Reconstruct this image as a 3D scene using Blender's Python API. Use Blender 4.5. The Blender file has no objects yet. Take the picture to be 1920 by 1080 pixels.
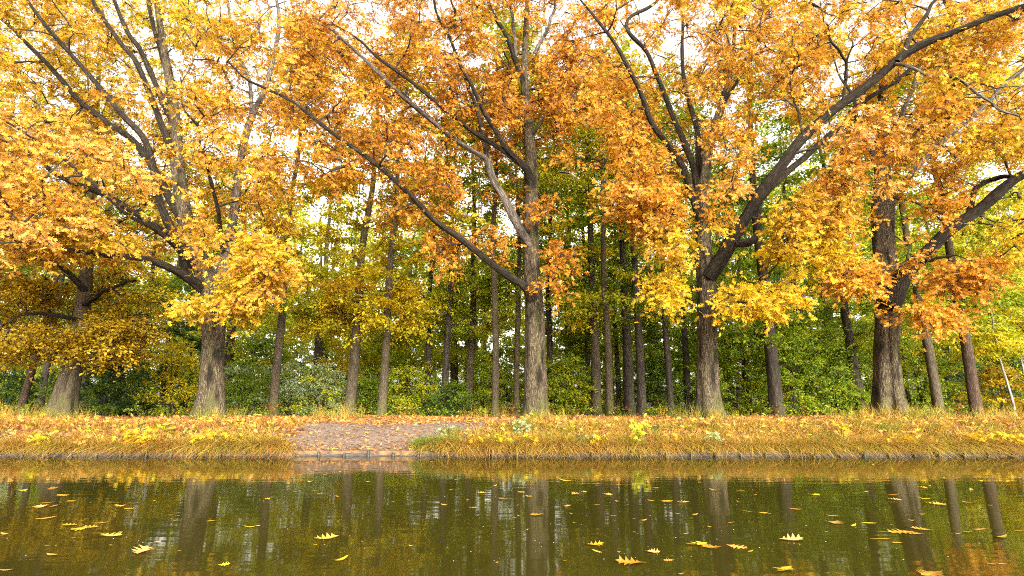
import bpy, math, random
import numpy as np

# ------------------------------------------------------------------ camera, sky, sun, exposure
SC = bpy.context.scene
COL = SC.collection
F = 1066.7                      # focal length in photo pixels (20 mm on 36 mm)
HORIZON = 765.0                 # photo row of the horizon
CAM_Z = 0.95                    # camera height above the water
TILT = math.atan((HORIZON - 540.0) / F)

cam_data = bpy.data.cameras.new('camera')
cam_data.lens = 20.0
cam_data.sensor_width = 36.0
cam_data.clip_start = 0.05
cam_data.clip_end = 3000.0
cam = bpy.data.objects.new('camera', cam_data)
cam.location = (0, 0, CAM_Z)
cam.rotation_euler = (math.pi / 2 + TILT, 0, 0)
COL.objects.link(cam)
SC.camera = cam

SUN_EL, SUN_AZ = math.radians(21), math.radians(160)     # azimuth clockwise from +Y (the view direction)
world = bpy.data.worlds.new("World")
SC.world = world
world.use_nodes = True
wn, wl = world.node_tree.nodes, world.node_tree.links
wn.clear()
sky = wn.new('ShaderNodeTexSky')
sky.sky_type = 'NISHITA'
sky.sun_disc = False
sky.sun_elevation = SUN_EL
sky.sun_rotation = SUN_AZ
sky.dust_density = 4.0
hs = wn.new('ShaderNodeHueSaturation')
hs.inputs['Saturation'].default_value = 0.04            # a closed white cloud cover
hs.inputs['Value'].default_value = 1.85
bgn = wn.new('ShaderNodeBackground')
bgn.inputs['Strength'].default_value = 0.15
wo = wn.new('ShaderNodeOutputWorld')
wl.new(sky.outputs[0], hs.inputs['Color'])
wm = wn.new('ShaderNodeMixRGB'); wm.blend_type = 'MULTIPLY'; wm.inputs[0].default_value = 1.0
wm.inputs[2].default_value = (1.0, 0.975, 0.94, 1)       # thin warm-white overcast
wl.new(hs.outputs[0], wm.inputs[1])
wl.new(wm.outputs[0], bgn.inputs['Color'])
wl.new(bgn.outputs[0], wo.inputs['Surface'])

sun_data = bpy.data.lights.new('sun', 'SUN')
sun_data.energy = 1.1
sun_data.angle = math.radians(24)
sun_data.color = (1.0, 0.95, 0.86)
sun = bpy.data.objects.new('sun', sun_data)
# the lamp shines along its -Z; it stands in the direction (sin az cos el, cos az cos el, sin el)
sun.rotation_euler = (math.pi / 2 - SUN_EL, 0, math.pi - SUN_AZ)
COL.objects.link(sun)

SC.view_settings.view_transform = 'Standard'
SC.view_settings.look = 'None'
SC.view_settings.exposure = 1.44
SC.view_settings.gamma = 1.0
SC.render.engine = 'CYCLES'
SC.cycles.max_bounces = 7
SC.cycles.diffuse_bounces = 4
SC.cycles.glossy_bounces = 3
SC.cycles.transmission_bounces = 5
SC.cycles.caustics_reflective = False
SC.cycles.caustics_refractive = False
SC.cycles.use_denoising = False
SC.cycles.filter_width = 1.05

# ------------------------------------------------------------------ helpers
rng = np.random.default_rng(11)
random.seed(11)
CT, ST = math.cos(TILT), math.sin(TILT)

def at(px, py, Y):
    """world point that stands at depth Y in the direction of photo pixel px, py"""
    a, b = (px - 960.0) / F, -(py - 540.0) / F
    d = np.array((a, CT - b * ST, ST + b * CT))
    return np.array((0, 0, CAM_Z)) + d * (Y / d[1])

def to_px(P):
    q = P - np.array((0, 0, CAM_Z))
    depth = q[..., 1] * CT + q[..., 2] * ST
    up = -q[..., 1] * ST + q[..., 2] * CT
    return 960 + F * q[..., 0] / depth, 540 - F * up / depth

def smooth(t):
    t = np.clip(t, 0, 1)
    return t * t * (3 - 2 * t)

PLATEAU = 0.56
SHORE = 11.95
def gz(x, y):
    x = np.asarray(x, float); y = np.asarray(y, float)
    t = (y - SHORE) / 2.5
    z = 0.09 + (PLATEAU - 0.09) * (0.55 * np.clip(t, 0, 1) + 0.45 * smooth(t))
    z = z + 0.025 * np.sin(x * 0.9 + y * 0.5) * smooth(t) + 0.018 * np.sin(x * 2.3 - y * 1.7) * smooth(t * 2)
    z = z + 0.05 * np.sin(x * .13 + 1.0) * np.sin(y * .11) * smooth((y - 18) / 20)
    return z

def build_mesh(name, verts, tris=None, quads=None, mats=(), attrs=None, tri_mat=None, smooth_shade=True):
    me = bpy.data.meshes.new(name)
    verts = np.asarray(verts, np.float32)
    nt = 0 if tris is None else len(tris)
    nq = 0 if quads is None else len(quads)
    me.vertices.add(len(verts))
    me.vertices.foreach_set('co', verts.ravel())
    loops = []
    if nt: loops.append(np.asarray(tris, np.int32).ravel())
    if nq: loops.append(np.asarray(quads, np.int32).ravel())
    loops = np.concatenate(loops)
    me.loops.add(len(loops))
    me.loops.foreach_set('vertex_index', loops)
    me.polygons.add(nt + nq)
    starts = np.concatenate([np.arange(nt) * 3, nt * 3 + np.arange(nq) * 4]).astype(np.int32)
    me.polygons.foreach_set('loop_start', starts)
    for m in mats: me.materials.append(m)
    if tri_mat is not None:
        me.polygons.foreach_set('material_index', np.asarray(tri_mat, np.int32))
    me.polygons.foreach_set('use_smooth', np.full(nt + nq, smooth_shade, bool))
    for k, (kind, arr) in (attrs or {}).items():
        a = me.attributes.new(k, kind, 'POINT')
        arr = np.asarray(arr, np.float32)
        a.data.foreach_set('color' if kind == 'FLOAT_COLOR' else 'vector', arr.ravel())
    me.update(calc_edges=True)
    return me

def obj(name, me, parent=None):
    o = bpy.data.objects.new(name, me)
    COL.objects.link(o)
    if parent is not None: o.parent = parent
    return o

def tag(o, label=None, cat=None, group=None, kind=None):
    if label: o['label'] = label
    if cat: o['category'] = cat
    if group: o['group'] = group
    if kind: o['kind'] = kind
    return o

def empty(name, loc, label, cat, group=None):
    o = bpy.data.objects.new(name, None)
    o.empty_display_size = 0.3
    o.location = [float(v) for v in loc]
    COL.objects.link(o)
    return tag(o, label, cat, group)

# ------------------------------------------------------------------ materials
def mat(name):
    m = bpy.data.materials.new(name)
    m.use_nodes = True
    n, l = m.node_tree.nodes, m.node_tree.links
    n.clear()
    out = n.new('ShaderNodeOutputMaterial')
    return m, n, l, out

def ramp(n, stops):
    r = n.new('ShaderNodeValToRGB')
    els = r.color_ramp.elements
    while len(els) > 1: els.remove(els[-1])
    els[0].position, els[0].color = stops[0][0], (*stops[0][1], 1)
    for p, c in stops[1:]:
        e = els.new(p); e.color = (*c, 1)
    return r

def leaf_material(name, trans=0.38, rough=0.55, spec=0.25):
    m, n, l, out = mat(name)
    a = n.new('ShaderNodeAttribute'); a.attribute_name = 'col'
    p = n.new('ShaderNodeBsdfPrincipled')
    p.inputs['Roughness'].default_value = rough
    p.inputs['Specular IOR Level'].default_value = spec
    t = n.new('ShaderNodeBsdfTranslucent')
    mx = n.new('ShaderNodeMixShader'); mx.inputs[0].default_value = trans
    l.new(a.outputs['Color'], p.inputs['Base Color'])
    l.new(a.outputs['Color'], t.inputs['Color'])
    l.new(p.outputs[0], mx.inputs[1]); l.new(t.outputs[0], mx.inputs[2])
    l.new(mx.outputs[0], out.inputs['Surface'])
    return m

M_LEAF = leaf_material('autumn_leaf', 0.45)
M_GREEN = leaf_material('woodland_leaf', 0.56, 0.5, 0.3)
M_GRASS = leaf_material('dry_grass', 0.30, 0.6, 0.15)
M_LITTER = leaf_material('leaf_litter', 0.10, 0.6, 0.25)

def bark_material(name, dark, mid, pale, furrow=26.0, moss=0.0, stain=0.0, bump=0.6):
    """bark with long furrows; 'bk' = (cos a * r, sin a * r, length) runs with the stem"""
    m, n, l, out = mat(name)
    a = n.new('ShaderNodeAttribute'); a.attribute_name = 'bk'
    mp = n.new('ShaderNodeMapping'); mp.inputs['Scale'].default_value = (1, 1, 0.13)
    l.new(a.outputs['Vector'], mp.inputs['Vector'])
    n1 = n.new('ShaderNodeTexNoise'); n1.inputs['Scale'].default_value = furrow
    n1.inputs['Detail'].default_value = 5; n1.inputs['Roughness'].default_value = 0.62
    n1.inputs['Distortion'].default_value = 0.6
    l.new(mp.outputs[0], n1.inputs['Vector'])
    vo = n.new('ShaderNodeTexVoronoi'); vo.feature = 'DISTANCE_TO_EDGE'; vo.inputs['Scale'].default_value = furrow * 0.8
    l.new(mp.outputs[0], vo.inputs['Vector'])
    vr = n.new('ShaderNodeMapRange'); vr.inputs['From Max'].default_value = 0.22
    l.new(vo.outputs['Distance'], vr.inputs['Value'])
    mu = n.new('ShaderNodeMath'); mu.operation = 'MULTIPLY_ADD'
    mu.inputs[1].default_value = 0.22
    l.new(vr.outputs[0], mu.inputs[0])
    sc = n.new('ShaderNodeMath'); sc.operation = 'MULTIPLY'; sc.inputs[1].default_value = 0.82
    l.new(n1.outputs['Fac'], sc.inputs[0]); l.new(sc.outputs[0], mu.inputs[2])
    r = ramp(n, [(0.22, dark), (0.5, mid), (0.78, pale)])
    l.new(mu.outputs[0], r.inputs[0])
    col = r.outputs['Color']
    n2 = n.new('ShaderNodeTexNoise'); n2.inputs['Scale'].default_value = 1.7
    n2.inputs['Detail'].default_value = 4
    mp2 = n.new('ShaderNodeMapping'); mp2.inputs['Scale'].default_value = (1.6, 1.6, 0.5)
    l.new(a.outputs['Vector'], mp2.inputs['Vector']); l.new(mp2.outputs[0], n2.inputs['Vector'])
    if stain:                                     # wet dark streaks with a shape of their own
        sr = ramp(n, [(0.50, (0, 0, 0)), (0.62, (1, 1, 1))])
        l.new(n2.outputs['Fac'], sr.inputs[0])
        sm = n.new('ShaderNodeMath'); sm.operation = 'MULTIPLY'; sm.inputs[1].default_value = stain
        l.new(sr.outputs['Color'], sm.inputs[0])
        mx = n.new('ShaderNodeMixRGB'); mx.inputs[2].default_value = (*[c * 0.6 for c in dark], 1)
        l.new(sm.outputs[0], mx.inputs[0]); l.new(col, mx.inputs[1])
        col = mx.outputs[0]
    if moss:                                      # algae and moss patches
        n3 = n.new('ShaderNodeTexNoise'); n3.inputs['Scale'].default_value = 3.1; n3.inputs['Detail'].default_value = 6
        mp3 = n.new('ShaderNodeMapping'); mp3.inputs['Location'].default_value = (4, 7, 1); mp3.inputs['Scale'].default_value = (1.3, 1.3, 0.6)
        l.new(a.outputs['Vector'], mp3.inputs['Vector']); l.new(mp3.outputs[0], n3.inputs['Vector'])
        sx = n.new('ShaderNodeSeparateXYZ'); l.new(a.outputs['Vector'], sx.inputs[0])
        hr = n.new('ShaderNodeMapRange'); hr.inputs['From Min'].default_value = 0.0; hr.inputs['From Max'].default_value = 1.1
        hr.inputs['To Min'].default_value = 0.28; hr.inputs['To Max'].default_value = 0.0
        l.new(sx.outputs['Z'], hr.inputs['Value'])
        ad = n.new('ShaderNodeMath'); ad.operation = 'ADD'
        l.new(n3.outputs['Fac'], ad.inputs[0]); l.new(hr.outputs[0], ad.inputs[1])
        mr = ramp(n, [(0.52, (0, 0, 0)), (0.74, (1, 1, 1))]); l.new(ad.outputs[0], mr.inputs[0])
        mm = n.new('ShaderNodeMath'); mm.operation = 'MULTIPLY'; mm.inputs[1].default_value = moss
        l.new(mr.outputs['Color'], mm.inputs[0])
        mx = n.new('ShaderNodeMixRGB'); mx.inputs[2].default_value = (0.085, 0.085, 0.022, 1)
        l.new(mm.outputs[0], mx.inputs[0]); l.new(col, mx.inputs[1])
        col = mx.outputs[0]
    p = n.new('ShaderNodeBsdfPrincipled'); p.inputs['Roughness'].default_value = 0.85
    p.inputs['Specular IOR Level'].default_value = 0.2
    l.new(col, p.inputs['Base Color'])
    b = n.new('ShaderNodeBump'); b.inputs['Strength'].default_value = bump; b.inputs['Distance'].default_value = 0.06
    l.new(mu.outputs[0], b.inputs['Height']); l.new(b.outputs[0], p.inputs['Normal'])
    l.new(p.outputs[0], out.inputs['Surface'])
    return m

M_OAK = bark_material('oak_bark', (0.012, 0.009, 0.004), (0.060, 0.042, 0.022), (0.22, 0.17, 0.11), 34, moss=0.8, stain=0.85, bump=1.0)
M_LIMB = bark_material('limb_bark', (0.007, 0.005, 0.003), (0.021, 0.0155, 0.009), (0.070, 0.053, 0.032), 30, moss=0.0, stain=0.5, bump=1.0)
M_GREYLIMB = bark_material('grey_limb_bark', (0.018, 0.014, 0.010), (0.070, 0.055, 0.040), (0.22, 0.185, 0.145), 26, stain=0.5, bump=0.4)
M_BEECH = bark_material('beech_bark', (0.018, 0.013, 0.007), (0.058, 0.042, 0.024), (0.13, 0.10, 0.06), 34, moss=0.7, stain=0.35, bump=0.4)
M_DARK = bark_material('wet_dark_bark', (0.016, 0.012, 0.009), (0.040, 0.031, 0.022), (0.085, 0.066, 0.045), 18, moss=0.3, stain=0.4, bump=0.4)
M_BROWN = bark_material('pine_bark', (0.016, 0.009, 0.005), (0.052, 0.032, 0.019), (0.115, 0.075, 0.047), 30, stain=0.3)
M_BIRCH = bark_material('birch_bark', (0.04, 0.034, 0.027), (0.20, 0.185, 0.155), (0.38, 0.355, 0.31), 14, stain=0.5, bump=0.2)
M_TWIG = bark_material('twig_bark', (0.012, 0.009, 0.006), (0.032, 0.024, 0.015), (0.075, 0.058, 0.04), 30, bump=0.2)

def ground_material():
    m, n, l, out = mat('woodland_soil')
    tc = n.new('ShaderNodeTexCoord')
    n1 = n.new('ShaderNodeTexNoise'); n1.inputs['Scale'].default_value = 9; n1.inputs['Detail'].default_value = 8
    l.new(tc.outputs['Object'], n1.inputs['Vector'])
    r = ramp(n, [(0.3, (0.05, 0.030, 0.016)), (0.5, (0.135, 0.072, 0.030)), (0.7, (0.26, 0.135, 0.045))])
    l.new(n1.outputs['Fac'], r.inputs[0])
    p = n.new('ShaderNodeBsdfPrincipled'); p.inputs['Roughness'].default_value = 0.9
    b = n.new('ShaderNodeBump'); b.inputs['Strength'].default_value = 0.8; b.inputs['Distance'].default_value = 0.04
    l.new(n1.outputs['Fac'], b.inputs['Height']); l.new(b.outputs[0], p.inputs['Normal'])
    l.new(r.outputs[0], p.inputs['Base Color']); l.new(p.outputs[0], out.inputs['Surface'])
    return m

def path_material():
    m, n, l, out = mat('trodden_soil')
    tc = n.new('ShaderNodeTexCoord')
    n1 = n.new('ShaderNodeTexNoise'); n1.inputs['Scale'].default_value = 14; n1.inputs['Detail'].default_value = 9
    n1.inputs['Roughness'].default_value = 0.7
    l.new(tc.outputs['Object'], n1.inputs['Vector'])
    r = ramp(n, [(0.3, (0.080, 0.054, 0.036)), (0.5, (0.155, 0.106, 0.071)), (0.7, (0.235, 0.165, 0.112))])
    l.new(n1.outputs['Fac'], r.inputs[0])
    p = n.new('ShaderNodeBsdfPrincipled'); p.inputs['Roughness'].default_value = 0.9
    b = n.new('ShaderNodeBump'); b.inputs['Strength'].default_value = 0.9; b.inputs['Distance'].default_value = 0.03
    l.new(n1.outputs['Fac'], b.inputs['Height']); l.new(b.outputs[0], p.inputs['Normal'])
    l.new(r.outputs[0], p.inputs['Base Color']); l.new(p.outputs[0], out.inputs['Surface'])
    return m

def wood_material():
    m, n, l, out = mat('weathered_timber')
    tc = n.new('ShaderNodeTexCoord')
    mp = n.new('ShaderNodeMapping'); mp.inputs['Scale'].default_value = (2.5, 12, 22)
    l.new(tc.outputs['Object'], mp.inputs['Vector'])
    n1 = n.new('ShaderNodeTexNoise'); n1.inputs['Scale'].default_value = 3; n1.inputs['Detail'].default_value = 7
    l.new(mp.outputs[0], n1.inputs['Vector'])
    r = ramp(n, [(0.3, (0.010, 0.008, 0.006)), (0.5, (0.036, 0.028, 0.022)), (0.72, (0.12, 0.095, 0.075))])
    l.new(n1.outputs['Fac'], r.inputs[0])
    p = n.new('ShaderNodeBsdfPrincipled'); p.inputs['Roughness'].default_value = 0.75
    b = n.new('ShaderNodeBump'); b.inputs['Strength'].default_value = 0.5; b.inputs['Distance'].default_value = 0.01
    l.new(n1.outputs['Fac'], b.inputs['Height']); l.new(b.outputs[0], p.inputs['Normal'])
    l.new(r.outputs[0], p.inputs['Base Color']); l.new(p.outputs[0], out.inputs['Surface'])
    return m

def wet_wood_material():
    m, n, l, out = mat('wet_timber')
    tc = n.new('ShaderNodeTexCoord')
    n1 = n.new('ShaderNodeTexNoise'); n1.inputs['Scale'].default_value = 30; n1.inputs['Detail'].default_value = 5
    l.new(tc.outputs['Object'], n1.inputs['Vector'])
    r = ramp(n, [(0.3, (0.018, 0.014, 0.010)), (0.7, (0.075, 0.058, 0.042))])
    l.new(n1.outputs['Fac'], r.inputs[0])
    p = n.new('ShaderNodeBsdfPrincipled'); p.inputs['Roughness'].default_value = 0.6
    l.new(r.outputs[0], p.inputs['Base Color']); l.new(p.outputs[0], out.inputs['Surface'])
    return m

def water_material():
    m, n, l, out = mat('canal_water')
    tc = n.new('ShaderNodeTexCoord')
    mp = n.new('ShaderNodeMapping'); mp.inputs['Scale'].default_value = (0.55, 2.1, 1); mp.inputs['Rotation'].default_value = (0, 0, 0.05)
    l.new(tc.outputs['Object'], mp.inputs['Vector'])
    n1 = n.new('ShaderNodeTexNoise'); n1.inputs['Scale'].default_value = 2.2; n1.inputs['Detail'].default_value = 1.5
    n1.inputs['Distortion'].default_value = 0.5
    l.new(mp.outputs[0], n1.inputs['Vector'])
    mp2 = n.new('ShaderNodeMapping'); mp2.inputs['Scale'].default_value = (0.5, 3.2, 1); mp2.inputs['Rotation'].default_value = (0, 0, -0.04)
    l.new(tc.outputs['Object'], mp2.inputs['Vector'])
    n2 = n.new('ShaderNodeTexNoise'); n2.inputs['Scale'].default_value = 4.5; n2.inputs['Detail'].default_value = 0.5
    l.new(mp2.outputs[0], n2.inputs['Vector'])
    n3 = n.new('ShaderNodeTexNoise'); n3.inputs['Scale'].default_value = 0.35; n3.inputs['Detail'].default_value = 2   # calm and ruffled patches
    l.new(mp.outputs[0], n3.inputs['Vector'])
    r3 = ramp(n, [(0.42, (0.25, 0.25, 0.25)), (0.62, (1, 1, 1))]); l.new(n3.outputs['Fac'], r3.inputs[0])
    mu = n.new('ShaderNodeMath'); mu.operation = 'MULTIPLY'; l.new(n2.outputs['Fac'], mu.inputs[0]); l.new(r3.outputs[0], mu.inputs[1])
    ma = n.new('ShaderNodeMath'); ma.operation = 'MULTIPLY_ADD'; ma.inputs[1].default_value = 0.2
    l.new(mu.outputs[0], ma.inputs[0]); l.new(n1.outputs['Fac'], ma.inputs[2])
    b = n.new('ShaderNodeBump'); b.inputs['Strength'].default_value = 0.17; b.inputs['Distance'].default_value = 0.010
    l.new(ma.outputs[0], b.inputs['Height'])
    p = n.new('ShaderNodeBsdfPrincipled')
    p.inputs['Base Color'].default_value = (0.033, 0.028, 0.004, 1)
    p.inputs['Roughness'].default_value = 0.045
    p.inputs['IOR'].default_value = 1.33
    l.new(b.outputs[0], p.inputs['Normal'])
    l.new(p.outputs[0], out.inputs['Surface'])
    return m

# ------------------------------------------------------------------ setting: water, ground, path
def grid(xs, ys, zf):
    X, Y = np.meshgrid(xs, ys)
    v = np.stack([X, Y, zf(X, Y)], -1).reshape(-1, 3)
    nx, ny = len(xs), len(ys)
    i = np.arange(nx * ny).reshape(ny, nx)
    q = np.stack([i[:-1, :-1], i[:-1, 1:], i[1:, 1:], i[1:, :-1]], -1).reshape(-1, 4)
    return v, q

def spaced(*parts):
    return np.unique(np.concatenate([np.linspace(a, b, n) for a, b, n in parts]))

M_WATER = water_material(); M_SOIL = ground_material(); M_PATH = path_material()
M_WOOD = wood_material(); M_WET = wet_wood_material()
v, q = grid(np.array([-400., 400.]), np.array([-80., SHORE + 0.12]), lambda X, Y: 0 * X)
tag(obj('water', build_mesh('water', v, quads=q, mats=[M_WATER])), kind='structure')
v, q = grid(spaced((-400, -30, 20), (-30, 30, 241), (30, 400, 20)),
            np.concatenate([[SHORE + 0.05, SHORE + 0.06], spaced((SHORE + 0.12, 17, 60), (17, 40, 60), (40, 900, 30))]),
            lambda X, Y: np.where(Y < SHORE + 0.055, -0.8, gz(X, Y)))
tag(obj('ground', build_mesh('ground', v, quads=q, mats=[M_SOIL])), kind='structure')

def ramp_edge(y):
    """left and right x of the bare path running down to the water"""
    t = (y - SHORE) / 2.6
    return -4.85 - 1.3 * t * t * .25 - 0.17 * np.sin(y * 5) - .10 * np.sin(y * 13.7), -1.48 + 1.1 * np.clip(t, 0, 1.4) + .35 * np.clip(t - .3, 0, 1) + 0.16 * np.sin(y * 6.1) + .10 * np.sin(y * 15.1 + 1)
nu, nv = 60, 50
uu = np.linspace(0, 1, nu); ys = np.linspace(SHORE + 0.10, 15.6, nv)
P = np.zeros((nv, nu, 3))
for j, y in enumerate(ys):
    l_, r_ = ramp_edge(y)
    P[j, :, 0] = l_ + (r_ - l_) * uu; P[j, :, 1] = y
P[..., 2] = gz(P[..., 0], P[..., 1]) + 0.006
i = np.arange(nu * nv).reshape(nv, nu)
q = np.stack([i[:-1, :-1], i[:-1, 1:], i[1:, 1:], i[1:, :-1]], -1).reshape(-1, 4)
tag(obj('path', build_mesh('path', P.reshape(-1, 3), quads=q, mats=[M_PATH])), kind='structure')

# ------------------------------------------------------------------ tubes, limbs, trunks
def resample(pts, n):
    """Catmull-Rom through rows of pts (any number of columns)"""
    p = np.asarray(pts, float)
    if len(p) == 2:
        t = np.linspace(0, 1, n)[:, None]
        return p[0] * (1 - t) + p[1] * t
    q = np.vstack([2 * p[0] - p[1], p, 2 * p[-1] - p[-2]])
    seg = np.linalg.norm(np.diff(p[:, :3], axis=0), axis=1)
    s = np.concatenate([[0], np.cumsum(seg)])
    out = []
    for u in np.linspace(0, s[-1], n):
        k = min(np.searchsorted(s, u, 'right') - 1, len(p) - 2)
        t = (u - s[k]) / max(seg[k], 1e-9)
        a, b, c, d = q[k], q[k + 1], q[k + 2], q[k + 3]
        out.append(0.5 * (2 * b + (c - a) * t + (2 * a - 5 * b + 4 * c - d) * t * t + (3 * b - a - 3 * c + d) * t ** 3))
    return np.array(out)

def frames(p):
    t = np.gradient(p, axis=0)
    t /= np.linalg.norm(t, axis=1)[:, None] + 1e-9
    ref = np.array((1., 0, 0)) if abs(t[0][0]) < 0.8 else np.array((0, 1., 0))
    n = np.cross(t[0], ref); n /= np.linalg.norm(n)
    N = [n]
    for k in range(1, len(p)):
        n = N[-1] - t[k] * np.dot(N[-1], t[k]); n /= np.linalg.norm(n) + 1e-9
        N.append(n)
    N = np.array(N)
    return t, N, np.cross(t, N)

class Tubes:
    def __init__(self):
        self.v, self.q, self.b, self.n = [], [], [], 0
    def add(self, p, r, sides=6, rad=None, s0=0.0):
        p = np.asarray(p, float); k = len(p)
        t, N, B = frames(p)
        a = np.linspace(0, 2 * np.pi, sides, endpoint=False)
        R = np.broadcast_to(np.asarray(r, float)[:, None], (k, sides)) if rad is None else rad
        ring = (np.cos(a)[None, :, None] * N[:, None] + np.sin(a)[None, :, None] * B[:, None]) * R[..., None] + p[:, None]
        s = s0 + np.concatenate([[0], np.cumsum(np.linalg.norm(np.diff(p, axis=0), axis=1))])
        bk = np.stack([np.cos(a)[None] * R, np.sin(a)[None] * R, np.broadcast_to(s[:, None], (k, sides))], -1)
        i = np.arange(k * sides).reshape(k, sides) + self.n
        j = np.roll(i, -1, axis=1)
        self.q.append(np.stack([i[:-1], j[:-1], j[1:], i[1:]], -1).reshape(-1, 4))
        self.v.append(ring.reshape(-1, 3)); self.b.append(bk.reshape(-1, 3)); self.n += k * sides
    def build(self, name, m, parent=None, base=(0, 0, 0)):
        v = np.concatenate(self.v) - np.asarray(base)
        me = build_mesh(name, v, quads=np.concatenate(self.q), mats=[m], attrs={'bk': ('FLOAT_VECTOR', np.concatenate(self.b))})
        return obj(name, me, parent)

def wob(n, amp, seed):
    r = np.random.default_rng(seed)
    x = np.linspace(0, 1, n)[:, None]
    return sum(amp / k * np.sin(x * 2 * np.pi * k * r.uniform(.6, 1.4, 3) + r.uniform(0, 6, 3)) for k in (1, 2, 4))

def trunk_mesh(tb, path, flare=0.9, sides=64, rings=150, seed=0, rough=1.0, wave=0.05, flutes=()):
    """a trunk with buttress roots, flutes and ridges cut into its surface; path rows = x, y, z, radius"""
    r = np.random.default_rng(seed)
    p = resample(path, rings)
    # denser rings near the ground
    R0 = np.maximum(p[:, 3], 0.01)
    a = np.linspace(0, 2 * np.pi, sides, endpoint=False)
    h = (p[:, 2] - p[0, 2])[:, None]
    A = a[None, :]
    lobes = 0
    for k, w in ((3, .35), (5, .4), (7, .25)):
        lobes = lobes + w * np.cos(k * A + r.uniform(0, 6.28) + 0.25 * h)
    fl = flare * np.exp(-h / (R0[0] * 1.4)) * (0.62 + 0.5 * lobes)
    flute = wave * np.cos(4 * A + r.uniform(0, 6) + 0.35 * h) * np.exp(-h / 3.5) + wave * .6 * np.cos(3 * A + 0.8 * h + r.uniform(0, 6))
    lump = 0
    for k in range(7):
        lump = lump + 0.012 * np.sin((k + 2) * A + r.uniform(.3, 1.6) * h * 2 + r.uniform(0, 6)) * np.sin(h * r.uniform(.6, 2.4) + r.uniform(0, 6))
    ridge = 0.012 * np.abs(np.sin(A * 11 + 1.6 * np.sin(h * 2.1 + r.uniform(0, 6)) + .7 * np.sin(h * 5.3))) * rough
    rad = R0[:, None] * (1 + fl + flute + lump) + ridge * (R0[:, None] / .45)
    for a0, wd, dp in flutes:                     # deep seams; pi faces the water
        ac = a0 + .10 * np.sin(h * .9)
        rad = rad * (1 - dp * np.exp(-(((A - ac + np.pi) % (2 * np.pi) - np.pi) / wd) ** 2) * (1 - smooth((h - 3.2) / 1.5) * .8))
    tb.add(p[:, :3], R0, sides, rad)

def limb_pts(pts):
    """rows px, py, depth, width in pixels -> x, y, z, radius"""
    out = []
    for px, py, Y, w in pts:
        P = at(px, py, Y)
        out.append([*P, w * Y / F / 2])
    return np.array(out)

# ------------------------------------------------------------------ leaves
def T(v, f): return np.array(v, float), np.array(f, int)
# lobed oak leaf, stalk at the origin, tip at y = 1
OAK = T([(0, 0, 0), (0, .30, .01), (0, .52, .0), (0, .72, -.02), (0, 1.0, -.10),
         (-.27, .34, .05), (-.40, .64, .04), (-.22, .88, .0), (.27, .34, .05), (.40, .64, .04), (.22, .88, .0)],
        [(0, 5, 1), (1, 6, 2), (2, 7, 3), (0, 1, 8), (1, 2, 9), (2, 3, 10), (3, 7, 4), (3, 4, 10)])
RHOMB = T([(0, 0, 0), (-.30, .48, .07), (0, 1, -.05), (.30, .48, .07)], [(0, 3, 2), (0, 2, 1)])
MAPLE = T([(0, 0, 0), (-.48, .30, .03), (-.14, .42, .02), (-.40, .80, .0), (-.10, .66, .0), (0, 1.05, -.05),
           (.10, .66, .0), (.40, .80, .0), (.14, .42, .02), (.48, .30, .03)],
          [(0, 2, 1), (0, 8, 2), (0, 9, 8), (2, 4, 3), (2, 8, 6), (2, 6, 4), (8, 7, 6), (4, 6, 5)])

PAL = {   # leaf colours (reflectance)
    'amber':  [(.80, .46, .030), (.83, .52, .035), (.74, .38, .028), (.86, .56, .05), (.60, .36, .03), (.80, .42, .08)],
    'pink':   [(.84, .46, .09), (.86, .50, .12), (.80, .38, .08), (.86, .55, .08)],
    'gold':   [(.80, .56, .025), (.84, .62, .03), (.74, .48, .025), (.64, .50, .03)],
    'rust':   [(.66, .29, .020), (.74, .36, .024), (.55, .22, .018), (.78, .43, .03), (.46, .19, .02), (.70, .30, .04)],
    'orange': [(.80, .40, .025), (.82, .45, .03), (.72, .33, .025), (.84, .50, .05), (.64, .30, .03), (.82, .41, .07)],
    'yellow': [(.80, .54, .016), (.84, .60, .022), (.74, .48, .016), (.66, .50, .03), (.80, .46, .016)],
    'brass':  [(.58, .37, .012), (.66, .44, .014), (.48, .31, .012), (.54, .40, .016), (.38, .30, .016)],
    'lemon':  [(.64, .53, .022), (.72, .57, .024), (.56, .48, .022), (.47, .45, .022), (.72, .50, .02)],
    'lime':   [(.48, .48, .024), (.56, .52, .026), (.40, .45, .024), (.60, .52, .026), (.33, .41, .024)],
    'green':  [(.16, .25, .02), (.20, .28, .02), (.12, .20, .016), (.26, .32, .022), (.17, .23, .026)],
    'leafy':  [(.30, .39, .022), (.37, .43, .024), (.24, .34, .022), (.43, .46, .026), (.20, .29, .02)],
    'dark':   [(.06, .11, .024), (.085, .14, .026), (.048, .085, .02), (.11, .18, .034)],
    'grey':   [(.30, .37, .16), (.35, .41, .17), (.24, .31, .12), (.38, .42, .15)],
    'litter': [(.50, .19, .045), (.58, .25, .05), (.40, .14, .035), (.62, .32, .08), (.30, .115, .04), (.66, .34, .10)],
    'pinklit': [(.33, .215, .145), (.42, .285, .18), (.25, .15, .095), (.50, .30, .13), (.20, .13, .09), (.50, .25, .08)],
    'straw':  [(.66, .44, .085), (.72, .50, .12), (.56, .36, .06), (.68, .40, .06), (.46, .35, .05)],
    'sedge':  [(.48, .40, .04), (.40, .36, .035), (.56, .43, .05), (.32, .32, .035)],
    'ggrass': [(.17, .22, .03), (.22, .26, .035), (.12, .17, .025), (.28, .28, .04)],
    'foxy':   [(.50, .24, .05), (.44, .20, .045), (.56, .30, .06), (.38, .18, .05)],
}
DEEPER = ('amber', 'pink', 'gold', 'rust', 'orange', 'yellow', 'litter', 'pinklit', 'straw', 'sedge', 'foxy', 'brass')
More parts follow.
